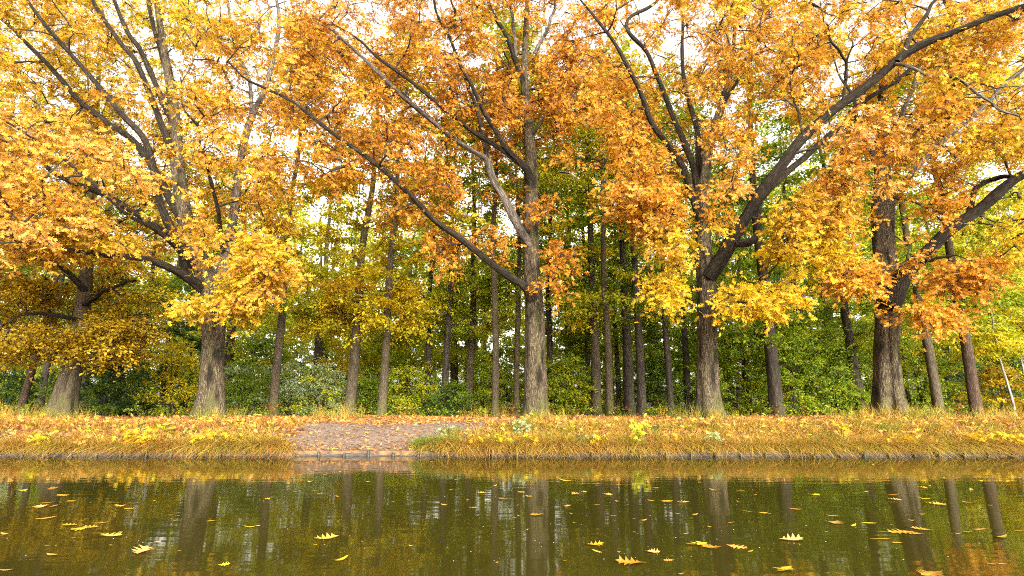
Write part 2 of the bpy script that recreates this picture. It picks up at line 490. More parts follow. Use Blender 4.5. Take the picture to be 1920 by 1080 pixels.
def pick(pal, n, r, jit=0.16):
    c = np.array(PAL[pal])[r.integers(0, len(PAL[pal]), n)]
    if pal in DEEPER: c = c * (0.74 if pal in ('amber', 'gold', 'pink', 'yellow') else .74) * np.array((1, .94, .9))
    return np.clip(c * (1 + r.normal(0, jit, (n, 1))) * (1 + r.normal(0, .05, (n, 3))), 0.004, .9)

class Leaves:
    def __init__(self, tpl):
        self.tv, self.tf = tpl
        self.p, self.y, self.n, self.s, self.c = [], [], [], [], []
    def add(self, pos, axis, normal, size, col):
        self.p.append(pos); self.y.append(axis); self.n.append(normal); self.s.append(size); self.c.append(col)
    def count(self): return sum(len(a) for a in self.p)
    def arrays(self, base):
        p = np.concatenate(self.p) - np.asarray(base); y = np.concatenate(self.y); nn = np.concatenate(self.n)
        s = np.concatenate(self.s); c = np.concatenate(self.c)
        y = y / (np.linalg.norm(y, axis=1)[:, None] + 1e-9)
        x = np.cross(y, nn); x /= np.linalg.norm(x, axis=1)[:, None] + 1e-9
        z = np.cross(x, y)
        tv = self.tv
        V = p[:, None] + s[:, None, None] * (tv[None, :, 0:1] * x[:, None] + tv[None, :, 1:2] * y[:, None] + tv[None, :, 2:3] * z[:, None])
        m = len(tv)
        Fc = (self.tf[None] + (np.arange(len(p)) * m)[:, None, None]).reshape(-1, 3)
        C = np.ones((len(p), m, 4)); C[..., :3] = c[:, None]
        return V.reshape(-1, 3), Fc, C.reshape(-1, 4)
    def build(self, name, m, parent=None, base=(0, 0, 0)):
        V, Fc, C = self.arrays(base)
        return obj(name, build_mesh(name, V, tris=Fc, mats=[m], attrs={'col': ('FLOAT_COLOR', C)}, smooth_shade=False), parent)

def spray(lv, tb, c, away, pal, r, n_twig=7, n_leaf=10, rad=0.62, size=0.17, flat=0.45, droop=0.35, twig_r=0.0065, face=0.0):
    """one bough end: short twigs fanning out of c, leaves along them"""
    D = r.normal(0, 1, (n_twig, 3)); D[:, 2] *= flat
    D = D / (np.linalg.norm(D, axis=1)[:, None] + 1e-9) + np.asarray(away) * 0.55
    D /= np.linalg.norm(D, axis=1)[:, None] + 1e-9
    Ls = rad * r.uniform(.55, 1.15, n_twig)
    if tb is not None:
        t = np.linspace(0, 1, 4)[:, None]
        for d, L in zip(D, Ls):
            tb.add(c + d * L * t + np.array((0, 0, -droop * L * .55)) * t * t + r.normal(0, .03, (4, 3)) * t, np.linspace(twig_r, twig_r * .45, 4), 3)
    m = n_twig * n_leaf
    k = r.integers(0, n_twig, m)
    d, L = D[k], Ls[k][:, None]
    u = r.uniform(.12, 1.05, m)[:, None]
    pos = c + d * L * u + np.array((0, 0, -droop * .55)) * L * u * u + r.normal(0, .075 * rad, (m, 3))
    ax = d * .7 + r.normal(0, .75, (m, 3)); ax[:, 2] = ax[:, 2] * .6 - droop
    no = r.normal(0, .55 + .25 * face, (m, 3)) + np.array((0, -.25 - .45 * face, .9 - .45 * face))
    lv.add(pos, ax, no, size * r.uniform(.65, 1.2, m), pick(pal, m, r))

def grow(tb, nodes, node_r, centres, r, r_tip=0.008, k_pipe=0.0105, max_r=0.075, sides=5):
    """join every bough centre to the nearest wood that already exists; twigs thicken with what they carry"""
    nodes = [np.asarray(n, float) for n in nodes]; owner = [-1] * len(nodes); rad_cap = list(node_r)
    N = np.array(nodes)
    d0 = np.array([np.min(np.linalg.norm(N - c, axis=1)) for c in centres])
    order = np.argsort(d0)
    conns = []
    for oi in order:
        c = centres[oi]
        D = np.linalg.norm(N - c, axis=1) + 0.55 * np.maximum(0, N[:, 2] - c[2])      # boughs rise from where they leave
        k = int(np.argmin(D)); a = N[k]
        L = np.linalg.norm(c - a)
        m = max(3, int(L / .35) + 2)
        t = np.linspace(0, 1, m)[:, None]
        side = r.normal(0, .10 * L, 3); side[2] = abs(side[2]) * .6 + .06 * L
        pth = a + (c - a) * t + side * np.sin(np.pi * t) + r.normal(0, .025, (m, 3)) * np.sin(np.pi * t)
        conns.append((pth, owner[k], rad_cap[k]))
        ci = len(conns) - 1
        N = np.vstack([N, pth[1:]]); owner += [ci] * (m - 1); rad_cap += [max_r] * (m - 1)
    cnt = np.ones(len(conns))
    for ci in range(len(conns) - 1, -1, -1):
        if conns[ci][1] >= 0: cnt[conns[ci][1]] += cnt[ci]
    dirs = [None] * len(centres)
    for ci, (pth, ow, cap) in enumerate(conns):
        r0 = min(k_pipe * math.sqrt(cnt[ci]) + r_tip, cap * .85, max_r)
        tb.add(pth, np.linspace(r0, r_tip * .8, len(pth)), sides)
        d = pth[-1] - pth[-2]; dirs[order[ci]] = d / (np.linalg.norm(d) + 1e-9)
    return dirs

# places where the photo shows open sky between the crowns (px, py, rx, ry, chance of keeping a bough there)
GAPS = [(540, 265, 46, 40, .05), (430, 8, 60, 22, .1), (690, 215, 60, 32, .2), (800, 285, 60, 22, .1), (650, 150, 40, 30, .4),
        (955, 415, 34, 42, .05), (770, 440, 26, 42, .2), (595, 385, 30, 46, .15), (1870, 325, 60, 45, .15), (615, 520, 20, 16, .1),
        (760, 25, 60, 20, .4), (1080, 30, 30, 30, .35), (1120, 95, 40, 40, .5), (1590, 45, 50, 30, .35), (1860, 100, 40, 30, .4), (1015, 260, 18, 40, .2),
        (920, 95, 26, 20, .2), (690, 70, 24, 24, .3), (780, 180, 60, 30, .4), (660, 30, 40, 40, .4), (880, 310, 30, 30, .15)]
def keep(P, r, strength=1.0):
    x, y = to_px(P)
    k = 1.0
    for gx, gy, rx, ry, c in GAPS:
        if ((x - gx) / rx) ** 2 + ((y - gy) / ry) ** 2 < .7: k = min(k, c)
    return r.random() < k ** strength

FRONT_GAPS = [(1115, 330, 46, 90, .12), (1440, 285, 44, 34, .12), (1180, 470, 40, 50, .1), (1560, 330, 40, 40, .3), (1090, 250, 36, 40, .25), (840, 380, 60, 40, .3), (1600, 440, 40, 30, .3), (1780, 330, 40, 30, .3), (215, 400, 60, 24, .35), (60, 190, 60, 30, .4), (1420, 200, 40, 36, .35)]
def region_centres(regs, r):
    out, pals = [], []
    for cx, cy, rx, ry, y0, y1, n, pal in regs:
        k = 0; tries = 0
        n = int(n * 1.3)
        while k < n and tries < n * 7:
            tries += 1
            a, q = r.uniform(0, 6.283), math.sqrt(r.random())
            P = at(cx + rx * q * math.cos(a), cy + ry * q * math.sin(a), r.uniform(y0, y1))
            xx, yy = to_px(P)
            if any(((xx - g[0]) / g[2]) ** 2 + ((yy - g[1]) / g[3]) ** 2 < 1 and r.random() > g[4] for g in FRONT_GAPS): continue
            if P[2] < 2.0 or not keep(P, r) or not clear_of_limbs(P, r): continue
            if isinstance(pal, tuple): pp = pal[0] if r.random() < .65 else pal[1]
            else: pp = pal
            out.append(P); pals.append(pp); k += 1
    return out, pals

# ------------------------------------------------------------------ the great trees along the bank
GUARD = []                      # the big limbs: few boughs hang right in front of them
def guard(pts, reach):
    lp = resample(limb_pts(pts), 60)
    for row in lp:
        w = row[3] * 2 * F / row[1]
        if w >= 7.5: GUARD.append((*to_px(row[:3]), row[1], w * .5 + reach))

def clear_of_limbs(P, r):
    if not len(GUARD): return True
    x, y = to_px(P)
    hit = ((GUARD[:, 0] - x) ** 2 + (GUARD[:, 1] - y) ** 2 < GUARD[:, 3] ** 2) & (P[1] < GUARD[:, 2] + .3)
    return (not hit.any()) or r.random() < .035

TREES = []
def big_tree(*a, **k): TREES.append((a, k))

def raise_tree(label, base, trunk, limbs, regs, seed, leaf=OAK, size=0.17, name='oak_tree', flare=.9, n_twig=8, n_leaf=8,
             rad=.74, wave=.05, crown_mat=None, knots=(), trunk_mat=None, droop=.35, flat=.45, flutes=()):
    r = np.random.default_rng(seed)
    bx, bY = base
    p0 = at(bx, HORIZON, bY); p0[2] = float(gz(p0[0], p0[1])) - .05
    root = empty(name, p0, label, 'tree')
    tp = limb_pts(trunk); tp[:, 3] *= .82; tp = np.vstack([[*p0, tp[0, 3]], tp])
    tb = Tubes(); trunk_mesh(tb, tp, flare, 96, 170, seed, wave=wave, flutes=flutes)
    tro = tb.build('trunk', trunk_mat or M_OAK, root, p0)
    nodes, nr = [], []
    tpr = resample(tp, 60)
    for row in tpr:
        if row[2] > 3.2: nodes.append(row[:3]); nr.append(row[3])
    for pts, m in limbs:
        lp = resample(limb_pts(pts), 46); lp[:, 3] *= .86
        lp[:, :3] += wob(46, 0.09, seed + len(nodes)) * np.linspace(0, 1, 46)[:, None]
        lt = Tubes()
        a = np.linspace(0, 2 * np.pi, 18, endpoint=False)
        s = np.linspace(0, 1, 46)[:, None]
        rr = np.maximum(lp[:, 3], .008)[:, None] * (1 + .07 * np.sin(3 * a[None] + 9 * s) + .05 * np.sin(5 * a[None] - 21 * s) + .06 * np.sin(s * 40 + seed))
        lt.add(lp[:, :3], lp[:, 3], 18, rr, s0=r.uniform(1.5, 9))
        lt.build('limb', m, root, p0)
        for row in lp[4::2]: nodes.append(row[:3]); nr.append(max(row[3], .01))
    for kx, ky, kY, kr in knots:                       # a callused knot hole in the trunk
        c = at(kx, ky, kY); kt = Tubes()
        aa = np.linspace(0, 2 * np.pi, 17)
        ringp = np.stack([c[0] + kr * np.cos(aa), np.full(17, c[1]), c[2] + kr * .95 * np.sin(aa)], 1)
        kt.add(ringp, np.full(17, kr * .42), 8)
        k_o = kt.build('knot', M_OAK, root, p0)
        dt = Tubes(); dt.add([c + np.array((0, .01, 0)), c + np.array((0, .10, 0))], [kr * .75, kr * .5], 12)
        dt.add([c + np.array((0, .06, 0)), c + np.array((0, .061, 0))], [kr * .72, .001], 12)
        h_o = dt.build('hollow', M_DARK, None, p0); h_o.parent = k_o
    cs, pals = region_centres(regs, r)
    bt = Tubes()
    dirs = grow(bt, nodes, nr, cs, r)
    lv = Leaves(leaf)
    for c, d, pal in zip(cs, dirs, pals):
        spray(lv, bt, c, d, pal, r, n_twig, n_leaf, rad * r.uniform(.8, 1.25), size, flat=flat, droop=droop, face=1.0 if leaf is OAK else .3)
    tag(bt.build('branchwork', M_TWIG, root, p0), kind='stuff')
    lv.build('crown', crown_mat or M_LEAF, root, p0)
    return root

L, G = M_LIMB, M_GREYLIMB
# A: left oak, amber
big_tree('broad oak with amber crown on a thick pale-footed trunk, left of the bare path', (392, 20.0),
    [(396, 740, 20, 52), (400, 650, 20, 47), (402, 590, 20, 52), (398, 545, 20, 50), (375, 490, 20.1, 40), (352, 430, 20.2, 34), (335, 330, 20.3, 30), (326, 200, 20.5, 24), (305, 80, 20.8, 17), (285, -60, 21.2, 9)],
    [([(385, 545, 19.9, 26), (350, 520, 19.2, 20), (326, 507, 18.8, 18), (274, 489, 18.0, 14), (207, 480, 17.2, 11), (111, 461, 16.2, 8), (67, 452, 15.6, 6), (20, 462, 15.0, 3)], L),
     ([(352, 520, 19.8, 22), (345, 490, 19.4, 20), (343, 474, 19.2, 18), (318, 452, 18.6, 14), (290, 430, 18.0, 11), (240, 400, 17.2, 8), (163, 333, 16.6, 8), (81, 274, 16, 6), (0, 222, 15.4, 4)], L),
     ([(368, 500, 20, 22), (307, 400, 19.4, 17), (274, 274, 18.8, 14), (230, 215, 18.4, 13), (185, 159, 18, 11), (107, 67, 17.4, 9), (52, 0, 17, 7), (0, -60, 16.6, 4)], L),
     ([(345, 420, 20.2, 20), (262, 275, 20.2, 15), (200, 225, 20.2, 13), (148, 185, 20.2, 12), (89, 118, 20.2, 10), (30, 63, 20.2, 8), (-40, 10, 20, 5)], L),
     ([(332, 310, 20.3, 16), (290, 200, 19.6, 13), (255, 120, 19.2, 12), (222, 74, 19, 10), (178, 0, 18.6, 8), (140, -70, 18.3, 5)], L),
     ([(328, 240, 20.4, 14), (268, 105, 20.8, 12), (240, 60, 21, 10), (215, -10, 21.2, 8), (200, -80, 21.4, 5)], L),
     ([(325, 190, 20.5, 12), (300, 90, 21.2, 10), (278, 10, 21.8, 9), (270, -60, 22.2, 6)], L),
     ([(360, 470, 20.2, 18), (230, 385, 21.0, 13), (150, 350, 21.6, 11), (107, 326, 22.0, 9), (67, 293, 22.3, 8), (0, 278, 22.8, 6), (-60, 270, 23, 4)], L),
     ([(401, 600, 20.1, 24), (406, 555, 20.2, 26), (425, 470, 20.8, 22), (440, 400, 21.2, 19), (452, 307, 21.6, 17), (474, 222, 22.0, 15), (500, 167, 22.3, 12), (518, 93, 22.7, 10), (520, 30, 23, 8), (505, -50, 23.4, 5)], G),
     ([(474, 225, 22.0, 10), (466, 150, 22.2, 8), (440, 80, 22.4, 7), (430, 0, 22.6, 5)], G),
     ([(420, 480, 20.7, 10), (405, 380, 19.2, 8), (387, 293, 18.2, 7), (376, 274, 18, 6), (370, 237, 17.8, 6), (344, 204, 17.5, 5), (329, 148, 17.2, 3)], L)],
    [(120, 80, 330, 240, 15.5, 25, 190, ('amber', 'gold')), (110, 300, 250, 130, 13.8, 20, 105, ('amber', 'pink')), (50, 400, 150, 66, 13.2, 17, 50, ('pink', 'amber')),
     (300, 300, 210, 170, 15.5, 24, 120, 'amber'), (430, 500, 105, 66, 15.5, 19, 46, ('amber', 'gold')), (405, 560, 62, 34, 16.2, 18.6, 24, ('gold', 'amber')),
     (480, 380, 70, 110, 17, 22, 34, ('amber', 'gold')), (500, 130, 100, 150, 17, 24, 44, ('rust', 'amber')), (250, 450, 200, 46, 15.5, 19, 38, ('amber', 'gold')), (-120, 250, 160, 300, 15, 24, 60, 'amber'),
     (200, -260, 420, 130, 17, 26, 60, 'amber'), (130, 60, 340, 130, 22, 28, 150, ('lemon', 'gold')), (130, 30, 340, 100, 17, 23, 115, ('gold', 'amber')), (60, 190, 200, 110, 20, 25, 45, ('lemon', 'gold')), (560, 130, 90, 110, 20, 26, 22, ('gold', 'rust')), (160, 300, 260, 120, 21, 26, 50, ('lemon', 'brass')), (480, 60, 90, 130, 21, 26, 26, ('amber', 'lemon'))], 21, size=.19)
# B: centre oak, rust
big_tree('tall rust-leaved oak rising straight behind the right-hand edge of the bare path', (1006, 20.6),
    [(1006, 740, 20.6, 46), (1005, 650, 20.6, 42), (1003, 580, 20.6, 40), (999, 520, 20.6, 37), (997, 440, 20.6, 33), (997, 360, 20.6, 31), (996, 296, 20.6, 28), (988, 207, 20.7, 22), (984, 148, 20.8, 19), (986, 60, 21, 14), (992, -60, 21.3, 8)],
    [([(997, 560, 20.3, 24), (984, 537, 20.0, 19), (951, 515, 19.6, 16), (914, 489, 19.2, 15), (862, 448, 18.6, 14), (818, 419, 18.2, 13), (781, 381, 17.7, 12), (729, 330, 17.2, 11), (677, 285, 16.6, 10), (640, 257, 16.2, 9), (593, 219, 15.8, 8), (556, 189, 15.5, 7), (500, 159, 15.1, 6), (463, 141, 14.8, 5), (426, 107, 14.5, 3)], L),
     ([(996, 460, 20.5, 24), (981, 441, 20.4, 20), (958, 400, 20.2, 19), (940, 365, 20.1, 18), (925, 341, 20.0, 18), (912, 300, 19.8, 15), (898, 290, 19.7, 12), (847, 256, 19.4, 11), (788, 207, 19, 10), (714, 141, 18.4, 9), (640, 70, 17.8, 7), (590, 30, 17.4, 5)], G),
     ([(996, 345, 20.5, 22), (988, 318, 20.2, 18), (973, 304, 20, 15), (940, 280, 19.7, 12), (914, 263, 19.4, 11), (877, 241, 19, 10), (833, 204, 18.6, 9), (796, 170, 18.2, 9), (714, 111, 17.6, 7), (677, 78, 17.2, 5), (620, 40, 16.8, 3)], L),
     ([(975, 305, 20, 14), (947, 274, 19.6, 11), (914, 219, 19.2, 10), (892, 167, 18.8, 9), (862, 115, 18.4, 8), (846, 67, 18, 7), (818, 19, 17.6, 6), (800, -50, 17.2, 4)], L),
     ([(914, 302, 19.8, 12), (905, 255, 20.2, 10), (890, 190, 20.6, 8), (868, 120, 21, 6)], L),
     ([(985, 165, 20.8, 15), (966, 111, 20.4, 12), (947, 67, 20.1, 10), (918, 7, 19.8, 8), (900, -50, 19.5, 5)], L),
     ([(966, 112, 20.4, 9), (965, 60, 20.8, 8), (955, 0, 21.2, 6)], G),
     ([(852, 62, 18, 6), (852, 20, 17.8, 5), (850, -20, 17.6, 3)], L),
     ([(992, 255, 20.6, 10), (1015, 230, 20.2, 7), (1040, 190, 19.9, 5), (1050, 150, 19.6, 3)], G),
     ([(1003, 100, 20.9, 10), (1025, 55, 20.6, 8), (1045, 20, 20.4, 6)], G)],
    [(800, 60, 260, 150, 15.5, 24, 150, ('rust', 'orange')), (980, 110, 130, 190, 17, 24, 95, ('rust', 'orange')), (630, 150, 120, 140, 15, 21, 60, ('rust', 'amber')), (900, 190, 170, 110, 17, 23, 62, 'rust'),
     (720, 260, 130, 70, 16, 20, 30, ('rust', 'orange')), (800, 390, 90, 44, 17, 20, 20, ('rust', 'brass')), (880, 465, 70, 38, 18.3, 20, 14, ('rust', 'orange')), (1015, 482, 48, 26, 18.6, 19.6, 7, 'rust'), (1030, 538, 30, 10, 18.8, 19.5, 3, 'rust'),
     (600, 300, 110, 60, 15.5, 19, 14, ('rust', 'amber')), (860, 330, 80, 45, 17, 22, 9, 'rust'), (985, 370, 50, 60, 18.6, 22, 9, 'rust'), (860, -220, 380, 120, 17, 25, 50, 'rust'), (1050, 230, 80, 110, 21, 26, 30, ('lime', 'lemon')), (800, 120, 260, 130, 22, 28, 60, ('gold', 'orange'))], 22, size=.18)
# C: right-centre oak, orange with a yellow skirt
big_tree('oak with golden yellow lower boughs and one huge dark limb sweeping up to the right', (1328, 20.2),
    [(1327, 740, 20.2, 46), (1326, 650, 20.2, 42), (1326, 590, 20.2, 44), (1325, 530, 20.2, 44), (1320, 480, 20.2, 38), (1318, 400, 20.3, 30), (1321, 330, 20.4, 26), (1330, 270, 20.5, 22), (1356, 190, 20.6, 18), (1373, 122, 20.7, 13), (1378, 50, 20.9, 9), (1385, -60, 21.2, 6)],
    [([(1328, 520, 20.0, 36), (1352, 485, 19.7, 32), (1372, 450, 19.3, 29), (1400, 405, 18.9, 27), (1428, 359, 18.4, 26), (1465, 307, 17.9, 24), (1502, 259, 17.5, 23), (1558, 211, 17.0, 21), (1632, 156, 16.4, 20), (1687, 111, 16.0, 20), (1743, 78, 15.6, 17), (1817, 52, 15.2, 15), (1920, 15, 14.7, 12), (2010, -30, 14.3, 7)], L),
     ([(1430, 368, 18.4, 18), (1447, 348, 18.5, 17), (1480, 318, 18.7, 15), (1517, 289, 18.8, 14), (1570, 240, 19, 13), (1613, 193, 19.2, 11), (1680, 150, 19.6, 9), (1760, 90, 20, 6)], L),
     ([(1682, 116, 16.0, 15), (1695, 95, 16.0, 13), (1706, 67, 16.0, 11), (1732, 33, 16.0, 9), (1754, 0, 16.0, 7), (1780, -50, 16, 4)], L),
     ([(1680, 120, 16.0, 9), (1705, 124, 15.7, 8), (1743, 141, 15.3, 7), (1780, 144, 15, 7), (1836, 178, 14.6, 6), (1920, 222, 14.0, 5)], G),
     ([(1318, 430, 20.2, 22), (1300, 370, 20.0, 18), (1278, 310, 19.7, 15), (1245, 262, 19.3, 13), (1218, 222, 19, 13), (1196, 159, 18.6, 11), (1159, 93, 18.2, 9), (1129, 48, 17.9, 7), (1090, 0, 17.6, 4)], L),
     ([(1316, 400, 20.3, 18), (1300, 320, 20.5, 15), (1280, 260, 20.6, 13), (1266, 222, 20.7, 12), (1247, 167, 20.8, 11), (1233, 137, 20.8, 10), (1210, 96, 20.9, 10), (1174, 62, 21, 9), (1174, 40, 21, 8), (1210, 18, 21.1, 8), (1245, -10, 21.2, 5)], L),
     ([(1322, 380, 20.5, 18), (1310, 320, 21, 15), (1308, 250, 21.4, 12), (1290, 170, 21.8, 10), (1280, 90, 22.2, 8), (1270, 0, 22.6, 5)], L),
     ([(1352, 200, 20.6, 9), (1385, 150, 20.2, 7), (1410, 100, 20, 6), (1430, 40, 19.8, 4)], L),
     ([(1506, 258, 17.4, 6), (1490, 190, 17.2, 5), (1478, 130, 17, 4), (1440, 90, 16.8, 3)], L),
     ([(1580, 195, 16.8, 8), (1588, 140, 16.6, 7), (1578, 105, 16.4, 6), (1552, 75, 16.2, 5), (1545, 40, 16, 3)], L),
     ([(1372, 455, 19.2, 20), (1410, 450, 20, 15), (1425, 400, 20.6, 12), (1440, 330, 21.2, 9)], L),
     ([(1586, 150, 16.6, 5), (1592, 90, 16.8, 4), (1596, 55, 17, 2)], L)],
    [(1260, 240, 170, 150, 15.8, 23, 86, ('orange', 'amber')), (1130, 160, 110, 180, 16.5, 23, 62, ('orange', 'rust')), (1330, 60, 230, 130, 16, 24, 110, ('orange', 'amber')), (1560, 90, 240, 130, 14.6, 22, 95, ('orange', 'gold')),
     (1290, 385, 110, 52, 16, 19, 34, ('orange', 'pink')), (1190, 345, 110, 60, 16.5, 21, 32, ('orange', 'amber')), (1400, 556, 95, 22, 16, 18.8, 26, 'yellow'), (1256, 535, 34, 34, 16, 19, 10, ('yellow', 'gold')), (1290, 450, 90, 34, 16, 19, 16, ('gold', 'amber')),
     (1460, 425, 130, 45, 15.8, 19, 26, ('gold', 'amber')), (1510, 470, 70, 34, 15.8, 19, 13, ('yellow', 'gold')), (1490, 390, 120, 40, 15.5, 19, 22, ('amber', 'gold')), (1620, 270, 110, 80, 14.5, 17, 44, ('orange', 'pink')), (1820, 120, 150, 110, 14, 18, 44, ('orange', 'gold')), (1880, -30, 160, 130, 14, 19, 30, 'orange'), (1450, -200, 420, 120, 16, 25, 50, 'orange'), (1480, 170, 260, 120, 22, 27, 75, ('gold', 'lemon')), (1200, 200, 140, 140, 22, 27, 40, ('lemon', 'lime'))], 23, size=.19)
# D: far right oak
big_tree('stout twin-fluted oak with a knot hole and spreading roots, right end of the bank row', (1668, 20.2),
    [(1666, 735, 20.2, 54), (1662, 650, 20.3, 49), (1664, 580, 20.3, 48), (1662, 520, 20.3, 46), (1657, 450, 20.4, 46), (1656, 390, 20.5, 46), (1655, 330, 20.6, 36), (1653, 270, 20.7, 28), (1652, 200, 20.9, 20), (1660, 100, 21.2, 12), (1668, -40, 21.6, 7)],
    [([(1668, 575, 20.0, 42), (1685, 535, 19.8, 36), (1706, 504, 19.5, 31), (1747, 467, 19, 27), (1780, 433, 18.6, 25), (1836, 396, 18.1, 24), (1875, 362, 17.7, 23), (1925, 325, 17.3, 20), (2010, 280, 16.8, 14), (2090, 200, 16.4, 8)], L),
     ([(1806, 418, 18.4, 14), (1818, 393, 18.4, 11), (1832, 356, 18.3, 11), (1858, 337, 18.1, 11), (1900, 332, 17.6, 10), (1930, 322, 17.3, 8)], L),
     ([(1660, 400, 20.4, 18), (1690, 350, 20, 15), (1740, 290, 19.6, 12), (1798, 237, 19.2, 11), (1836, 207, 18.9, 10), (1880, 159, 18.6, 10), (1920, 130, 18.3, 9), (1990, 60, 18, 5)], G),
     ([(1655, 330, 20.6, 18), (1635, 290, 20.4, 14), (1615, 250, 20.2, 10), (1600, 190, 20, 7), (1570, 130, 19.7, 4)], G),
     ([(1897, 335, 17.6, 5), (1882, 290, 17.4, 4), (1875, 230, 17.2, 4), (1872, 212, 17.1, 3)], L),
     ([(1656, 290, 20.7, 14), (1690, 220, 21.2, 11), (1720, 140, 21.6, 8), (1740, 60, 22, 5)], G)],
    [(1770, 190, 130, 110, 16, 22, 55, ('orange', 'gold')), (1680, 200, 100, 110, 18, 23, 42, ('gold', 'orange')), (1630, 505, 66, 40, 17.2, 19, 24, ('orange', 'amber')), (1690, 470, 70, 40, 17.4, 19.3, 16, ('orange', 'amber')), (1810, 510, 66, 36, 16.6, 18, 18, ('rust', 'orange')), (1740, 590, 74, 10, 17, 18.3, 12, 'orange'),
     (1640, 395, 90, 46, 17, 19.5, 20, ('amber', 'orange')), (1720, 300, 80, 60, 17, 20, 20, ('orange', 'amber')), (1800, 380, 60, 40, 17, 19, 8, 'orange'), (1900, 250, 80, 60, 15.5, 19, 26, ('gold', 'amber')), (1900, 440, 60, 50, 16, 20, 12, ('gold', 'lemon')), (2050, 200, 120, 300, 16, 22, 50, 'orange'), (1720, -160, 300, 140, 18, 24, 40, 'orange'), (1830, 130, 150, 130, 20, 26, 95, ('gold', 'lemon')), (1880, 300, 80, 80, 21, 26, 26, ('lemon', 'lime')), (1880, 420, 110, 80, 20, 25, 26, ('lemon', 'gold'))], 24, size=.19,
    wave=.06, flare=1.05, flutes=[(math.pi - .42, .20, .26), (math.pi + .55, .16, .12)], knots=[(1646, 590, 19.83, 0.10)])
# E: far left beech
big_tree('beech with low brassy brown foliage leaning in at the left edge of the photo', (118, 22.5),
    [(126, 730, 22.5, 44), (138, 680, 22.5, 36), (148, 620, 22.5, 32), (157, 560, 22.6, 28), (164, 480, 22.7, 24), (172, 380, 22.9, 20), (180, 260, 23.2, 14), (186, 120, 23.6, 8)],
    [([(160, 545, 22.5, 14), (120, 505, 21.8, 10), (60, 485, 21, 8), (0, 475, 20.4, 5)], L), ([(158, 570, 22.4, 12), (210, 540, 21.6, 8), (260, 520, 21, 5)], L),
     ([(166, 470, 22.7, 12), (220, 420, 22, 8), (280, 380, 21.5, 5)], L), ([(152, 600, 22.4, 9), (90, 590, 21.5, 7), (20, 600, 20.8, 4)], L)],
    [(110, 590, 180, 70, 21, 25, 90, 'brass'), (60, 640, 120, 36, 19.6, 23, 40, 'brass'), (200, 640, 95, 40, 20, 23, 38, ('brass', 'gold')), (250, 560, 80, 60, 21, 25, 24, ('brass', 'lemon')), (60, 520, 160, 50, 19.8, 24, 44, 'brass'), (-100, 560, 90, 110, 20, 25, 25, 'brass'), (180, 350, 160, 160, 22, 26, 50, ('brass', 'lemon'))], 25,
    leaf=RHOMB, size=.125, name='beech_tree', n_twig=9, n_leaf=15, rad=.8, trunk_mat=M_BEECH, flat=.22, droop=.15, flutes=[(math.pi + .45, .2, .2)])

for i, (a, k) in enumerate(TREES):
    for pts, m in a[3]: guard(pts, (20, 26, 31, 31, 20)[i])
for gx, gy, gY, gr in ((398, 640, 20, 48), (150, 575, 22.5, 20), (344, 500, 19.4, 24), (1000, 430, 20.6, 34), (1001, 520, 20.6, 36), (998, 350, 20.6, 28), (1326, 620, 20.2, 50), (1657, 455, 20.4, 62), (1657, 425, 20.4, 72), (1656, 390, 20.5, 72), (1655, 350, 20.5, 62), (1653, 300, 20.6, 46), (1330, 560, 20.2, 30), (1326, 500, 20.2, 30), (1320, 350, 20.4, 26), (1350, 480, 19.6, 30), (1664, 610, 20.2, 40), (1335, 300, 20.4, 22), (1362, 180, 20.6, 20)): GUARD.append((gx, gy, gY, gr))
GUARD = np.array(GUARD)
for a, k in TREES: raise_tree(*a, **k)

# ------------------------------------------------------------------ the wood behind
def wood_tree(px, Y, w, H, zc, R, n, pal, bark, label, lean=(0, 0), seed=0, name='woodland_tree', size=.20, rad=1.05, n_twig=9, n_leaf=18, low=0, flat=.2, mat_leaf=None, taper=.75):
    r = np.random.default_rng(1000 + seed)
    b = at(px, HORIZON, Y); b[2] = float(gz(b[0], b[1])) - .05
    root = empty(name, b, label, 'tree', 'trees of the wood behind the bank')
    k = 14
    z = np.linspace(0, H, k)
    w0 = w * Y / F / 2
    wv = wob(k, .16, seed) * np.linspace(0, 1, k)[:, None]
    path = np.stack([b[0] + lean[0] * z + wv[:, 0], b[1] + lean[1] * z + wv[:, 1], b[2] + z, np.maximum(w0 * (1 - taper * z / H), .012)], 1)
    tb = Tubes(); trunk_mesh(tb, path, .5, 28, 60, seed, rough=.5, wave=.03)
    tb.build('trunk', bark, root, b)
    nodes = resample(path, 50)
    sel = nodes[nodes[:, 2] > b[2] + min(zc, 2.5) * .8]
    cs = []
    tries = 0
    n = int(n * 1.45)
    while len(cs) < n and tries < n * 6:
        tries += 1
        u = r.random() ** 1.4
        zz = zc + (H + 1.0 - zc) * u
        rr = R * (0.35 + .9 * math.sin(math.pi * min(1, .18 + .82 * u)) ** .8) * math.sqrt(r.random())
        a = r.uniform(0, 6.283)
        i = min(int(zz / H * (k - 1)), k - 1)
        P = np.array((path[i, 0] + rr * math.cos(a), path[i, 1] + rr * math.sin(a), b[2] + zz))
        if keep(P, r) and clear_of_stems(P, r): cs.append(P)
    bt = Tubes()
    dirs = grow(bt, list(sel[:, :3]), list(sel[:, 3]), cs, r, r_tip=.008, k_pipe=.009, max_r=.05, sides=4)
    lv = Leaves(RHOMB)
    for c, d in zip(cs, dirs):
        pp = pal[0] if r.random() < .68 else pal[1]
        spray(lv, None, c, d, pp, r, n_twig, n_leaf, rad * r.uniform(.75, 1.3), size, flat=flat, droop=.16)
    tag(bt.build('branchwork', M_TWIG, root, b), kind='stuff')
    lv.build('crown', mat_leaf or M_GREEN, root, b)
    return root

